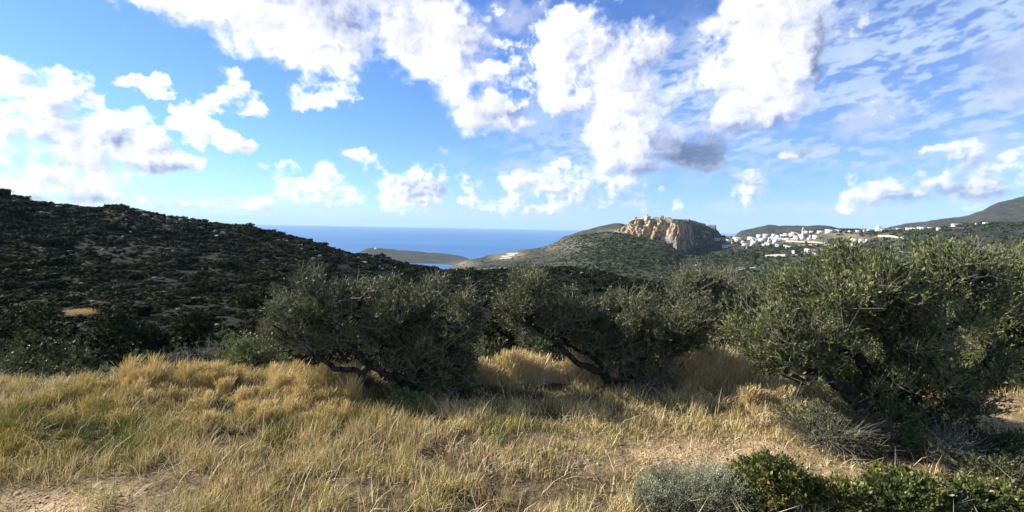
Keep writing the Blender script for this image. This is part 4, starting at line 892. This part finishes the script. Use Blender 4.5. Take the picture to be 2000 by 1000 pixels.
Y1 = 8.8
b1 = at(822, 787, Y1); b1[2] = gz(b1[0], b1[1])-.05
grow('olive_tree', 'wind-bent wild olive tree on the left with a crooked branch reaching left over golden grass', 'tree', b1,
     [[(b1, .15)]+stem_px([(812,760,.10),(786,744,.085,-.1),(754,730,.075,-.2),(725,716,.06,-.2),(704,696,.05,-.2),(680,668,.035),(640,640,.025)], Y1),
      stem_px([(725,716,.05,-.2),(708,731,.048,-.3),(690,724,.045,-.3),(655,721,.042,-.3),(636,706,.035,-.3),(610,690,.028,-.2),(575,665,.018)], Y1),
      [(b1, .12)]+stem_px([(826,738,.095,.2),(836,696,.075,.2),(868,662,.05,.1),(914,634,.035),(940,612,.02)], Y1),
      [(b1, .10)]+stem_px([(800,720,.07,.1),(786,690,.055),(792,652,.04),(770,610,.02)], Y1),
      [(b1, .10)]+stem_px([(850,740,.07,.4),(870,700,.05,.4),(890,670,.03,.3)], Y1), [(b1, .08)]+stem_px([(770,720,.05,.3),(730,680,.04,.4),(700,640,.025,.4)], Y1)],
     crown_px([(600,605,72,48),(568,628,44,40),(645,587,60,34),(700,602,65,42),(760,612,58,40),(805,627,68,46),(850,600,66,38),(905,602,42,32),(865,635,76,42),(720,645,85,42),(640,655,75,32),(562,655,42,22),
               (613,548,22,24),(735,564,18,12),(850,564,28,18),(915,587,16,30),(800,680,70,40),(875,690,48,42),(850,735,46,44),(795,735,34,22),(820,660,60,40),(890,720,36,36),(760,690,40,28)], Y1+.35, .85, seed=2),
     3600, 'olive', seed=3, leaf=.060, per=8, bare=.07, gap=.46, gscale=.42, lvar=.04, sway=.15)
Y2 = 9.6
b2 = at(1207, 760, Y2); b2[2] = gz(b2[0], b2[1])-.05
grow('olive_tree', 'middle olive tree with dark forked stems and a pale stub at its foot', 'tree', b2,
     [[(b2, .12)]+stem_px([(1196,752,.09),(1180,734,.075,-.1),(1155,721,.065,-.2),(1123,705,.05,-.3),(1108,690,.045,-.2),(1091,673,.04,-.2),(1072,650,.03,-.1),(1036,640,.022)], Y2),
      [(b2, .10)]+stem_px([(1190,737,.07,.1),(1172,711,.055,.1),(1148,692,.045,.1),(1110,675,.03,.1),(1080,640,.02)], Y2),
      [(b2, .10)]+stem_px([(1225,748,.08),(1234,718,.065),(1262,692,.05),(1284,662,.035),(1310,630,.02)], Y2),
      [(b2, .10)]+stem_px([(1214,748,.07,.2),(1219,708,.06,.2),(1202,679,.045,.1),(1150,657,.03),(1120,620,.02)], Y2),
      [(b2, .08)]+stem_px([(1216,720,.06,.4),(1226,670,.045,.4),(1220,620,.03,.3)], Y2)],
     crown_px([(1008,603,38,44),(1038,575,46,40),(1030,548,34,24),(1080,623,56,40),(1112,610,46,32),(1142,628,56,36),(1208,620,66,42),(1218,598,46,22),(1270,630,56,40),(1318,622,55,36),(1352,608,36,36),
               (1180,645,76,36),(1258,655,76,38),(1330,650,40,28),(1255,705,42,42),(1155,665,45,20),(1285,700,44,40),(1230,735,40,28),(1270,735,36,26),(1200,690,46,34)], Y2+.3, .9),
     3600, 'olive', seed=5, leaf=.060, per=8, bare=.10, gap=.46, gscale=.42, sway=.15, lvar=.05)
Y5 = 12.0
b5 = at(1405, 700, Y5); b5[2] = gz(b5[0], b5[1])-.05
grow('olive_tree', 'sparse twiggy olive tree behind the gap between the middle and the right tree', 'tree', b5,
     [[(b5, .10)]+stem_px([(1400,660,.06),(1380,620,.04),(1350,590,.02)], Y5), [(b5, .1)]+stem_px([(1420,640,.05),(1450,600,.03),(1470,580,.02)], Y5)],
     crown_px([(1355,570,50,36),(1400,555,50,28),(1445,585,52,36),(1390,605,66,34),(1465,615,46,36),(1340,545,26,22),(1420,650,60,34)], Y5, .9), 1500, 'olive_bright', seed=8, leaf=.065, per=6, bare=.30, gap=.45, rtip=.005)
Y3 = 7.55
b3 = at(1765, 856, Y3); b3[2] = gz(b3[0], b3[1])-.05
grow('olive_tree', 'largest wild olive tree on the right, dense crown with bare grey twigs on top', 'tree', b3,
     [[(b3, .17)]+stem_px([(1735,835,.12),(1700,805,.10,-.1),(1670,783,.085,-.2),(1634,750,.07,-.3),(1598,739,.06,-.4),(1571,747,.055,-.4),(1535,732,.045,-.4),(1530,700,.03,-.3),(1510,660,.02,-.2)], Y3),
      [(b3, .14)]+stem_px([(1715,822,.08,-.3),(1679,800,.05,-.4),(1643,762,.035,-.5),(1620,720,.02,-.4)], Y3),
      [(b3, .16)]+stem_px([(1805,828,.12,.1),(1850,799,.10,.1),(1886,762,.08),(1931,748,.06),(1962,742,.04)], Y3),
      stem_px([(1886,762,.05),(1905,725,.045,-.2),(1927,702,.04,-.3),(1942,684,.03,-.3),(1982,658,.02,-.3)], Y3),
      [(b3, .14)]+stem_px([(1760,780,.10,.1),(1788,710,.08),(1836,660,.055,-.2),(1856,640,.045,-.5),(1895,600,.03,-.6),(1904,562,.016,-.6)], Y3),
      [(b3, .14)]+stem_px([(1712,760,.09,.2),(1668,680,.07,.1),(1612,610,.04),(1580,570,.02)], Y3),
      [(b3, .13)]+stem_px([(1745,760,.09,.4),(1738,680,.07,.4),(1718,610,.045,.2),(1700,550,.025)], Y3),
      [(b3, .1)]+stem_px([(1800,740,.08,.5),(1815,640,.06,.5),(1800,560,.03,.3)], Y3)],
     crown_px([(1500,610,55,42),(1540,585,55,42),(1478,660,42,44),(1560,650,75,55),(1520,700,42,26),(1610,570,62,44),(1655,545,55,42),(1662,508,36,20),(1735,575,70,46),(1775,520,40,34),(1828,515,38,30),(1845,570,36,50),
               (1700,640,95,62),(1795,630,75,66),(1840,690,42,46),(1640,715,85,45),(1760,715,95,55),(1805,755,54,44),(1722,785,76,36),(1690,560,60,50),(1765,800,60,40)], Y3+.3, 1.15),
     5200, 'olive_bright', seed=11, leaf=.064, per=9, bare=.12, gap=.505, gscale=.58, lvar=.07, sway=.15, along=.21, up=.6)
Y4 = 8.6
b4 = at(2070, 835, Y4); b4[2] = gz(b4[0], b4[1])-.05
grow('olive_tree', 'bright green olive tree cut off by the right edge of the photo', 'tree', b4,
     [[(b4, .14)]+stem_px([(2050,780,.10),(2020,720,.08),(1990,660,.05),(1965,610,.03)], Y4), [(b4, .12)]+stem_px([(2090,740,.09),(2080,660,.06),(2050,590,.03)], Y4)],
     crown_px([(1938,570,34,40),(1980,540,54,38),(2040,540,70,50),(1960,625,52,52),(2030,640,75,75),(1962,700,52,36),(2040,720,66,46),(1938,745,36,16),(2100,620,80,90)], Y4+.2, 1.0), 2300, 'olive_bright', seed=14, leaf=.068, per=9, bare=.10, gap=.51, gscale=.55, lvar=.12, along=.2, up=.6)
# bare twigs standing above the right crown
for k_, (pts, lab) in enumerate((([(1772,560),(1764,520),(1752,492),(1740,470)], 'bare grey branch rising from the top of the right tree, left one'), ([(1800,555),(1792,515),(1797,480),(1790,462)], 'bare grey branch rising from the top of the right tree, right one'))):
    pass

# ------------------------------------------------------------------ bushes between the terrace and the valley
def bush(px, ptop, wpx, Y, mat, label, name='bush', n=420, leaf=.07, hmul=1.0, per=7, shoots=3, seed=0, bare=.03, wid=.2, gap=.40, shell=.30, along=.12, group=None, lvar=0, up=.3, zoff=0, lobes=5):
    c = at(px, ptop, Y); z0 = gz(c[0], c[1])+zoff; h = max(.3, (c[2]-z0)); w = wpx/2000*Y; g = np.random.default_rng(seed+int(px)); cr = []
    for i in range(lobes):
        a = g.uniform(0, 6.28); q = g.uniform(.15, .55); f = g.uniform(.45, .62)
        cr.append(((c[0]+math.cos(a)*w*q, c[1]+math.sin(a)*w*q*.7, z0+h*(1-f)+(g.uniform(-.16, .0) if i else 0)*h), (w*g.uniform(.42, .62), w*g.uniform(.38, .5), h*f*.98)))
    b = np.array([c[0], c[1], z0-.05]); st = []
    for i in range(5):
        a = g.uniform(0, 6.28); e = np.array([c[0]+math.cos(a)*w*.45, c[1]+math.sin(a)*w*.4, z0+h*g.uniform(.4, .7)]); st.append([(b, .03*h), ((b+e)/2+[0, 0, .08*h], .022*h), (e, .010*h)])
    return grow(name, label, 'bush', b, st, cr, n, mat, leaf=leaf, per=per, shoots=shoots, seed=seed+int(px), bare=bare, wid=wid, gap=gap, gscale=max(.2, w*.22), minz=z0, shell=shell, along=along, parts=('stems', 'twigs', 'foliage'), group=group, lvar=lvar, up=up, rtip=.003)
bush(15, 612, 150, 17, 'bush', 'tall dark bush at the left edge above the others', leaf=.11, n=500)
bush(95, 602, 150, 24, 'bush', 'broad dark bush behind the left-edge bushes', leaf=.15, n=480)
bush(60, 652, 170, 14.2, 'olive', 'grey-green olive bush at the left edge beyond the grass', leaf=.09, n=620, lvar=-.05)
bush(140, 652, 90, 14.8, 'olive', 'silvery-tipped olive bush, second from the left beyond the grass', leaf=.09, n=420)
bush(186, 668, 56, 14.6, 'olive', 'small silvery bush beside the olive bush at left', leaf=.08, n=300, lvar=.1)
bush(8, 690, 130, 13.0, 'olive', 'low olive bush in the left corner against the golden grass', leaf=.08, n=420)
bush(118, 694, 140, 13.0, 'olive', 'low dark olive bush just behind the grass on the left', leaf=.08, n=460, lvar=-.1)
bush(218, 597, 130, 33, 'bush', 'large round dark bush on the valley floor at left', leaf=.22, n=420, along=.2)
bush(60, 596, 140, 38, 'bush', 'wide dark bush on the valley floor near the left edge', leaf=.24, n=420, along=.2)
bush(300, 628, 90, 34, 'bush', 'low dark bush right of the round valley bush', leaf=.22, n=300, along=.2)
bush(384, 600, 84, 44, 'bush', 'round dark bush at the foot of the left hill', leaf=.26, n=340, along=.22)
bush(170, 645, 110, 24, 'bush', 'dark bush in front of the pale grass patch in the valley', leaf=.15, n=380)
bush(240, 660, 110, 20, 'bush', 'deep green bush left of the two saplings', leaf=.12, n=420)
bush(330, 662, 90, 18, 'grey_bush', 'thin grey bush right of the saplings', leaf=.05, per=4, n=420, bare=.5, lvar=-.5)
bush(395, 650, 100, 20, 'grey_bush', 'twiggy grey bush left of the rounded shrub', leaf=.05, per=3, n=450, bare=.6, lvar=-.5)
bush(455, 640, 110, 23, 'grey_bush', 'taller grey twiggy bush behind the rounded shrub', leaf=.06, per=3, n=450, bare=.6, lvar=-.5)
bush(360, 688, 90, 15.5, 'rust', 'brownish low bush behind the golden grass on the left', leaf=.06, per=5, n=300, bare=.2)
bush(492, 650, 165, 11.3, 'olive_bright', 'rounded green shrub left of the crooked tree', leaf=.05, n=1100, gap=.28, lobes=7, lvar=.12)
bush(505, 628, 34, 15.0, 'rust', 'small rust-coloured bush above the rounded green shrub', leaf=.06, n=160, per=5)
bush(206, 716, 74, 11.4, 'grey_bush', 'small silvery green bush among the tall grass at left', leaf=.035, per=12, n=420, wid=.12, gap=.2)
bush(430, 690, 90, 14, 'bush', 'dark bush between the grass and the rounded shrub', leaf=.07, n=360)
bush(262, 682, 40, 12.6, 'fresh', 'small pointed green sapling, left of the pair', name='sapling', leaf=.045, n=200, lobes=3, lvar=-.4)
bush(290, 686, 26, 12.8, 'fresh', 'small pointed green sapling, right of the pair', name='sapling', leaf=.045, n=120, lobes=2, lvar=-.3)
bush(958, 652, 90, 13.2, 'mastic', 'low green bush behind the golden grass, left of centre', leaf=.06, n=420, lvar=-.2)
bush(1035, 650, 110, 13.6, 'mastic', 'wide green bush behind the central golden grass', leaf=.06, n=520, lvar=-.15)
bush(1090, 668, 70, 13.0, 'bush', 'small dark bush left of the middle tree', leaf=.07, n=300)
bush(960, 585, 120, 22, 'scrub', 'dark bush in the gap between left and middle trees', leaf=.13, n=420)
bush(870, 610, 150, 19, 'scrub', 'dark bush behind the right half of the left tree', leaf=.12, n=460)
bush(700, 600, 240, 24, 'scrub', 'dark bush behind the left tree crown', leaf=.15, n=500)
bush(1250, 632, 140, 16, 'scrub', 'dark bush behind the stems of the middle tree', leaf=.09, n=460)
bush(1330, 648, 120, 14.2, 'mastic', 'leafy dark green bush right of the middle tree', leaf=.065, n=560, lvar=-.25)
bush(1400, 655, 110, 15.2, 'bush', 'dark bush beyond the right golden grass', leaf=.08, n=460)
bush(1320, 580, 180, 27, 'scrub', 'dark bush mass behind the right side of the middle tree', leaf=.16, n=460)
bush(1150, 590, 180, 26, 'scrub', 'dark bush mass behind the middle tree crown', leaf=.16, n=460)
bush(1520, 600, 200, 24, 'scrub', 'dark bush behind the left half of the right tree', leaf=.15, n=460)
bush(1760, 580, 260, 20, 'scrub', 'dark bush behind the centre of the right tree', leaf=.13, n=560)
bush(1925, 690, 130, 10.8, 'olive_bright', 'yellow-green bush above the pale path at right', leaf=.06, n=620, lvar=.1)
bush(2010, 660, 140, 11.6, 'olive_bright', 'taller yellow-green bush at the right edge above the path', leaf=.06, n=560, lvar=.1)
# ------------------------------------------------------------------ foreground plants
bush(1540, 900, 220, 5.35, 'mastic', 'glossy green mastic shrub with red berries, leftmost at the bottom edge', name='mastic_shrub', leaf=.042, wid=.26, per=11, n=900, gap=.25, along=.09, lobes=8, up=.6)
bush(1450, 972, 130, 5.25, 'mastic', 'low mastic shrub at the bottom edge beside the grey plant', name='mastic_shrub', leaf=.038, wid=.26, per=10, n=420, gap=.25, along=.08, up=.6)
bush(1765, 930, 210, 5.35, 'mastic', 'wide yellow-green mastic shrub in the middle of the bottom right', name='mastic_shrub', leaf=.042, wid=.26, per=11, n=850, gap=.25, along=.09, lobes=8, up=.6, lvar=.12)
bush(1655, 950, 150, 5.2, 'mastic', 'mastic shrub with reddish tips between its two larger neighbours', name='mastic_shrub', leaf=.042, wid=.26, per=11, n=620, gap=.25, along=.09, lobes=6, up=.6, lvar=.1)
bush(1915, 945, 200, 5.35, 'mastic', 'mastic shrub at the lower right, rightmost of the row', name='mastic_shrub', leaf=.042, wid=.26, per=10, n=650, gap=.25, along=.09, lobes=6, up=.6)
bush(1375, 932, 250, 5.35, 'grey_bush', 'pale grey-green feathery plant at the bottom edge', name='grey_shrub', leaf=.022, wid=.15, per=13, n=850, gap=.30, along=.15, lobes=8, up=.9)
bush(1290, 955, 130, 5.3, 'grey_bush', 'smaller grey-green plant left of the feathery one', name='grey_shrub', leaf=.024, wid=.16, per=12, n=380, gap=.2, along=.10, lobes=6, up=.9)
bush(1795, 838, 100, 6.9, 'fresh', 'fresh green leafy plant at the foot of the right tree', name='leafy_plant', leaf=.04, wid=.25, per=8, n=260, lobes=5)
bush(1850, 850, 130, 6.6, 'fresh', 'pale dead branches with sparse green leaves right of the big trunk', name='dead_branch_shrub', leaf=.035, wid=.22, per=5, n=420, bare=.68, shoots=2, lobes=5, along=.16)
bush(1630, 830, 170, 7.1, 'grey_bush', 'dry twiggy shrub in front of the right tree', name='dry_shrub', leaf=.03, wid=.15, per=4, n=520, bare=.75, shoots=2, along=.18, lobes=6)
bush(1700, 845, 120, 7.0, 'olive', 'low leafy undergrowth in front of the big trunk', name='undergrowth_shrub', leaf=.05, per=6, n=360, bare=.35, lobes=5)
bush(1960, 850, 150, 6.5, 'bush', 'dark shrub in the shade at the right edge', name='shade_shrub', leaf=.04, wid=.25, per=10, n=700, gap=.3, lobes=7, lvar=.1)
bush(1975, 905, 150, 6.0, 'olive', 'low dark shrub below the shade shrub at right', name='shade_shrub', leaf=.04, wid=.25, per=9, n=500, gap=.3, lobes=6)
bush(1605, 788, 210, 7.35, 'olive_bright', 'low leafy shoots under the left arm of the right tree', name='undergrowth_shrub', leaf=.05, per=6, n=420, lobes=8, gap=.50, bare=.35, along=.2, up=.5)
bush(790, 772, 90, 8.3, 'fresh', 'patch of fresh green leaves at the foot of the left tree', name='leafy_plant', leaf=.045, wid=.3, per=7, n=260, lobes=6, lvar=.2)
bush(700, 745, 120, 9.2, 'grey_bush', 'dry bramble under the left arm of the crooked tree', name='dry_shrub', leaf=.03, per=4, n=420, bare=.6, shoots=2, lvar=-.3)
bush(1290, 735, 110, 9.2, 'grey_bush', 'dark bare bramble right of the middle trunk', name='dry_shrub', leaf=.03, per=2, n=300, bare=.8, shoots=2, lvar=-.4)
# pale stubs at the feet of two trees
def stub(px, py, Y, h, r_, label):
    c = at(px, py, Y); z = gz(c[0], c[1]); g = Geo(); n = 9
    P = np.array([[0, 0, -.05], [.006, 0, h*.3], [-.008, .004, h*.65], [.004, 0, h*.92], [.004, 0, h]]); tube(g, P, [r_*1.25, r_*1.05, r_, r_*.95, .002], n)
    root = empty('tree_stub', (c[0], c[1], z), label, 'stump'); mobj('wood', g.data('wood', MAT['paleston'], True), root)
stub(1205, 765, 8.9, .13, .028, 'pale sawn stub standing at the foot of the middle tree')
stub(795, 780, 8.3, .12, .035, 'pale broken stub at the foot of the left tree')

# ------------------------------------------------------------------ grasses
def blades(X, Y, H, Wd, lean, leandir, var, Zo=0, prof=((0, 1), (.55, .85), (1, .12))):
    n = len(X); Z = terrain_z(X, Y)-.01+Zo; fa = rng.uniform(0, 6.28, n); wx, wy = np.cos(fa)*Wd/2, np.sin(fa)*Wd/2
    lx, ly = np.cos(leandir)*lean*H, np.sin(leandir)*lean*H; hz = H*np.sqrt(np.maximum(.08, 1-lean**2*.8))
    rowsV = []
    for t, wv in prof:
        bx, by, bz = X+lx*t**1.8, Y+ly*t**1.8, Z+hz*t**.92; rowsV += [np.stack([bx-wx*wv, by-wy*wv, bz], 1), np.stack([bx+wx*wv, by+wy*wv, bz], 1)]
    k = len(prof)*2; V = np.stack(rowsV, 1).reshape(-1, 3); b = (np.arange(n)*k)[:, None]; Q = np.concatenate([b+np.array([[2*i, 2*i+1, 2*i+3, 2*i+2]]) for i in range(len(prof)-1)])
    return V, Q, np.repeat(var, k)
HEAD = ((0, .7), (.5, .6), (.74, .5), (.86, 1.7), (1, .3))
GR = [(0, (.045, .075, .018)), (.22, (.17, .20, .045)), (.38, (.34, .275, .09)), (.6, (.57, .43, .19)), (.8, (.78, .67, .42)), (.9, (.40, .21, .10)), (1, (.15, .09, .055))]
MAT['grass'] = leaf_mat('dry_grass_blade', GR, None, .6, .14, .25, ttint=(1, .95, .75))
def gblob(PX, PY, lst):
    v = np.zeros(len(PX))
    for cx, cy, rx, ry, w in lst: v = np.maximum(v, w*np.exp(-((np.abs(PX-cx)/rx)**2.4+(np.abs(PY-cy)/ry)**2.4)))
    return v
def field(n, y0, y1, edge=1.3):
    Y = np.sqrt(rng.uniform(y0**2, y1**2, n)); X = rng.uniform(-1, 1, n)*(Y*edge+.6); PX, PY, _ = project(np.stack([X, Y, terrain_z(X, Y)], 1)); return X, Y, PX, PY
BARE = [(1400,900,260,60,.93),(1960,800,150,75,.97),(60,985,200,60,1.0),(400,790,150,40,.55),(480,770,60,18,.85),(300,770,50,12,.6),(960,765,130,10,.6),(40,975,150,45,1.0),(1330,885,180,26,.9),(1640,930,260,48,.96),(1480,905,180,40,.9),(1500,850,90,16,.6),(1965,818,150,50,.97),(1180,905,60,18,.35),(620,790,0.1,0.1,0),(1000,765,190,9,.55),(160,742,60,8,.6),(470,760,40,10,.5),(230,830,40,8,.5)]
X, Y, PX, PY = field(430000, 4.3, 11.0)
bare = gblob(PX, PY, BARE); cl = fbm(X*1.6, Y*1.6, o=3, s=31); fine = fbm(X*5, Y*5, o=2, s=32)
keep = rng.random(len(X)) < (1-bare)*np.clip(.22+3.2*(cl-.40)+2.4*(fine-.5), .07, 1); X, Y, PX, PY, cl, fine = [q[keep] for q in (X, Y, PX, PY, cl, fine)]
tallm = gblob(PX, PY, [(600,775,130,45,.6),(120,850,200,60,.5),(700,840,150,40,.35)])
H = .82*(.08+.17*np.clip(cl*2.2-.6, 0, 1)+.10*np.clip(fine*2-.7, 0, 1)+.14*tallm)*rng.uniform(.4, 1.35, len(X))*(1-.62*gblob(PX, PY, [(1480,890,430,70,1)]))
green = gblob(PX, PY, [(110,862,170,38,1.15),(300,850,120,20,.8),(150,840,120,25,.7),(450,830,160,20,.5),(1000,850,220,18,.5),(860,960,260,30,.30),(1250,810,120,14,.3),(780,800,60,12,1)])+(fbm(X*.9, Y*.9, o=3, s=35)-.48)*1.1
red = (fbm(X*1.3+7, Y*1.3, o=3, s=36)-.50)*2.8
patch = (fbm(X*2.7, Y*2.7, o=3, s=39)-.5)*.9
var = np.clip(rng.normal(.55, .17, len(X))+patch*.4-np.clip(green, 0, 1)*.55+np.clip(red, 0, .5)*.65, 0, 1); gb = rng.random(len(X)) < .18; var[gb] = rng.uniform(.08, .36, gb.sum()); st_ = rng.random(len(X)) < .07; var[st_] = rng.uniform(.74, .82, st_.sum())
lean = np.clip(rng.gamma(2.0, .30, len(X)), .05, 1.05); ld = rng.normal(.3, 1.7, len(X))
V, Q, a = blades(X, Y, H, rng.uniform(.004, .0085, len(X)), lean, ld, var)
tag(mobj('dry_grass', mesh_data('dry_grass', V, Q, MAT['grass'], {'var': a})), 'short dry yellow and brown grass covering the terrace', 'grass', kind='stuff')
# tall golden tussocks
def tussocks(lst, per, name, label, vmean, hvar=.25):
    XX, YY, HH, VV, LL = [], [], [], [], []
    for (px, py, hp, wpx) in lst:
        P = ground_at(px, py, lo=4, hi=14); Yd = P[1]; n = int(per*rng.uniform(.7, 1.3)); w = wpx/1000*Yd
        rr_ = w/2*np.sqrt(rng.random(n)); aa = rng.uniform(0, 6.28, n); XX.append(P[0]+np.cos(aa)*rr_); YY.append(P[1]+np.sin(aa)*rr_*.6)
        h = hp/1000*Yd*rng.uniform(.55, 1.2); HH.append(h*rng.uniform(.5, 1.1, n)); VV.append(np.clip(rng.normal(vmean+rng.normal(0, .05), .09, n), 0, 1)); LL.append(np.clip(rr_/w*.5+rng.normal(.12, .1, n), .02, .7))
    X, Y, H, v, l = map(np.concatenate, (XX, YY, HH, VV, LL)); V, Q, a = blades(X, Y, H, rng.uniform(.004, .0075, len(X)), l, rng.normal(0, 1.2, len(X)), v, prof=HEAD)
    tag(mobj(name, mesh_data(name, V, Q, MAT['grass'], {'var': a})), label, 'grass', kind='stuff')
def band(pxa, pxb, pya, pyb, hp, n, w=34):
    return [(rng.uniform(pxa, pxb), rng.uniform(pya, pyb), hp*rng.uniform(.6, 1.15), w*rng.uniform(.7, 1.4)) for _ in range(n)]
T = band(878, 1125, 738, 752, 58, 64)+band(1120, 1190, 738, 752, 45, 14)+band(1290, 1450, 728, 760, 62, 70)+band(1440, 1530, 780, 796, 38, 12)
tussocks(T, 210, 'tall_golden_grass', 'tall golden grass standing behind and between the trees', .68)
T = band(530, 690, 750, 800, 58, 40, 26)+band(560, 680, 800, 830, 50, 18, 26)+band(245, 330, 745, 765, 50, 18, 24)+band(350, 470, 742, 765, 52, 26, 24)+band(250, 560, 765, 800, 40, 20, 22)+band(340, 560, 800, 840, 36, 18, 26)
tussocks(T, 190, 'golden_tussock_grass', 'golden tussocks of tall grass left of the crooked tree', .58)
T = band(0, 250, 785, 835, 34, 40, 40)+band(0, 140, 850, 905, 32, 18, 40)+band(180, 420, 795, 850, 28, 24)+band(130, 220, 765, 790, 40, 12)
tussocks(T, 190, 'yellow_green_grass', 'yellow-green grass leaning over the left side of the terrace', .40)
# low dark weeds between the tussocks
X, Y, PX, PY = field(90000, 6.5, 11.0); k = (rng.random(len(X)) < gblob(PX, PY, [(400,790,190,45,.8),(150,770,120,14,.5),(1000,765,200,10,.9),(700,770,120,30,.6),(1400,790,140,25,.5)])) & (fbm(X*3, Y*3, o=3, s=88) > .42); X, Y = X[k], Y[k]
V, Q, a = blades(X, Y, rng.uniform(.03, .13, len(X)), rng.uniform(.008, .02, len(X)), rng.uniform(.3, 1.0, len(X)), rng.uniform(0, 6.28, len(X)), np.clip(rng.normal(.06, .08, len(X)), 0, 1))
tag(mobj('low_weeds', mesh_data('low_weeds', V, Q, MAT['grass'], {'var': a})), 'low dark green weeds in the gaps between the golden tussocks', 'weeds', kind='stuff')
# long loose straws
X, Y, PX, PY = field(5600, 4.4, 10.0); k = rng.random(len(X)) > gblob(PX, PY, BARE)*.8; X, Y = X[k], Y[k]
V, Q, a = blades(X, Y, rng.uniform(.18, .46, len(X)), rng.uniform(.004, .007, len(X)), np.clip(rng.normal(.85, .2, len(X)), .1, 1.05), rng.uniform(0, 6.28, len(X)), rng.uniform(.68, .84, len(X)), .03)
tag(mobj('bent_straws', mesh_data('bent_straws', V, Q, MAT['grass'], {'var': a})), 'pale bent straws lying loosely over the shorter grass', 'grass', kind='stuff')
# gravel and litter on the bare soil
def litter(n, lst, smin, smax, name, label, mat):
    X, Y, PX, PY = field(n*14, 4.3, 11); k = rng.random(len(X)) < gblob(PX, PY, lst); X, Y = X[k][:n], Y[k][:n]; P_ = [rock_arrays(600+i, 1) for i in range(5)]
    V, T = realize3(P_, X, Y, terrain_z(X, Y)+.002, rng.uniform(smin, smax, len(X))**1.0*np.where(rng.random(len(X)) > .93, 2, 1)); tag(mobj(name, mesh_data(name, V, T, MAT[mat])), label, 'stones', kind='stuff')
litter(2600, [(40,975,190,60,1.0),(1480,905,330,50,.6)], .006, .019, 'gravel', 'small stones scattered over the bare tan soil', 'soilstone')
# pale grass patch in the valley at left
tp = [ground_at(px, py, lo=20) for px, py in ((145,614),(156,613),(166,615))]
X = np.concatenate([rng.normal(t[0], .45, 500) for t in tp]); Y = np.concatenate([rng.normal(t[1], .6, 500) for t in tp]); V, Q, a = blades(X, Y, rng.uniform(.3, .7, len(X)), np.full(len(X), .03), rng.uniform(.1, .4, len(X)), rng.uniform(0, 6, len(X)), rng.uniform(.5, .7, len(X)))
tag(mobj('pale_grass_patch', mesh_data('pale_grass_patch', V, Q, MAT['grass'], {'var': a})), 'small patch of pale grass between dark bushes in the left valley', 'grass', kind='stuff')
# grass on the slope beyond the edge, between the bushes
X, Y, PX, PY = field(75000, 10.8, 30, 1.4); k = fbm(X/1.5, Y/1.5, o=3, s=44) > .52; X, Y = X[k], Y[k]
V, Q, a = blades(X, Y, rng.uniform(.12, .38, len(X)), rng.uniform(.01, .02, len(X)), rng.uniform(.1, .6, len(X)), rng.uniform(0, 6, len(X)), np.clip(rng.normal(.16, .14, len(X)), 0, 1))
tag(mobj('slope_grass', mesh_data('slope_grass', V, Q, MAT['grass'], {'var': a})), 'rough grass on the slope beyond the terrace edge', 'grass', kind='stuff')
# ------------------------------------------------------------------ sea air
def haze():
    m = bpy.data.materials.new('haze_air'); m.use_nodes = True; nt = m.node_tree; nt.nodes.remove(nt.nodes['Principled BSDF'])
    v = nt.nodes.new('ShaderNodeVolumePrincipled'); v.inputs['Color'].default_value = (.50, .76, 1.0, 1); v.inputs['Density'].default_value = HAZE; v.inputs['Anisotropy'].default_value = 0.0
    nt.links.new(v.outputs[0], nt.nodes['Material Output'].inputs['Volume'])
    g = Geo(); g.box(-26000, 26000, -26000, 26000, -172, 210); o = mobj('haze', g.data('haze', m)); tag(o, 'thin blue sea air over the whole view', 'haze', kind='stuff')
HAZE = 4.5e-5
haze()
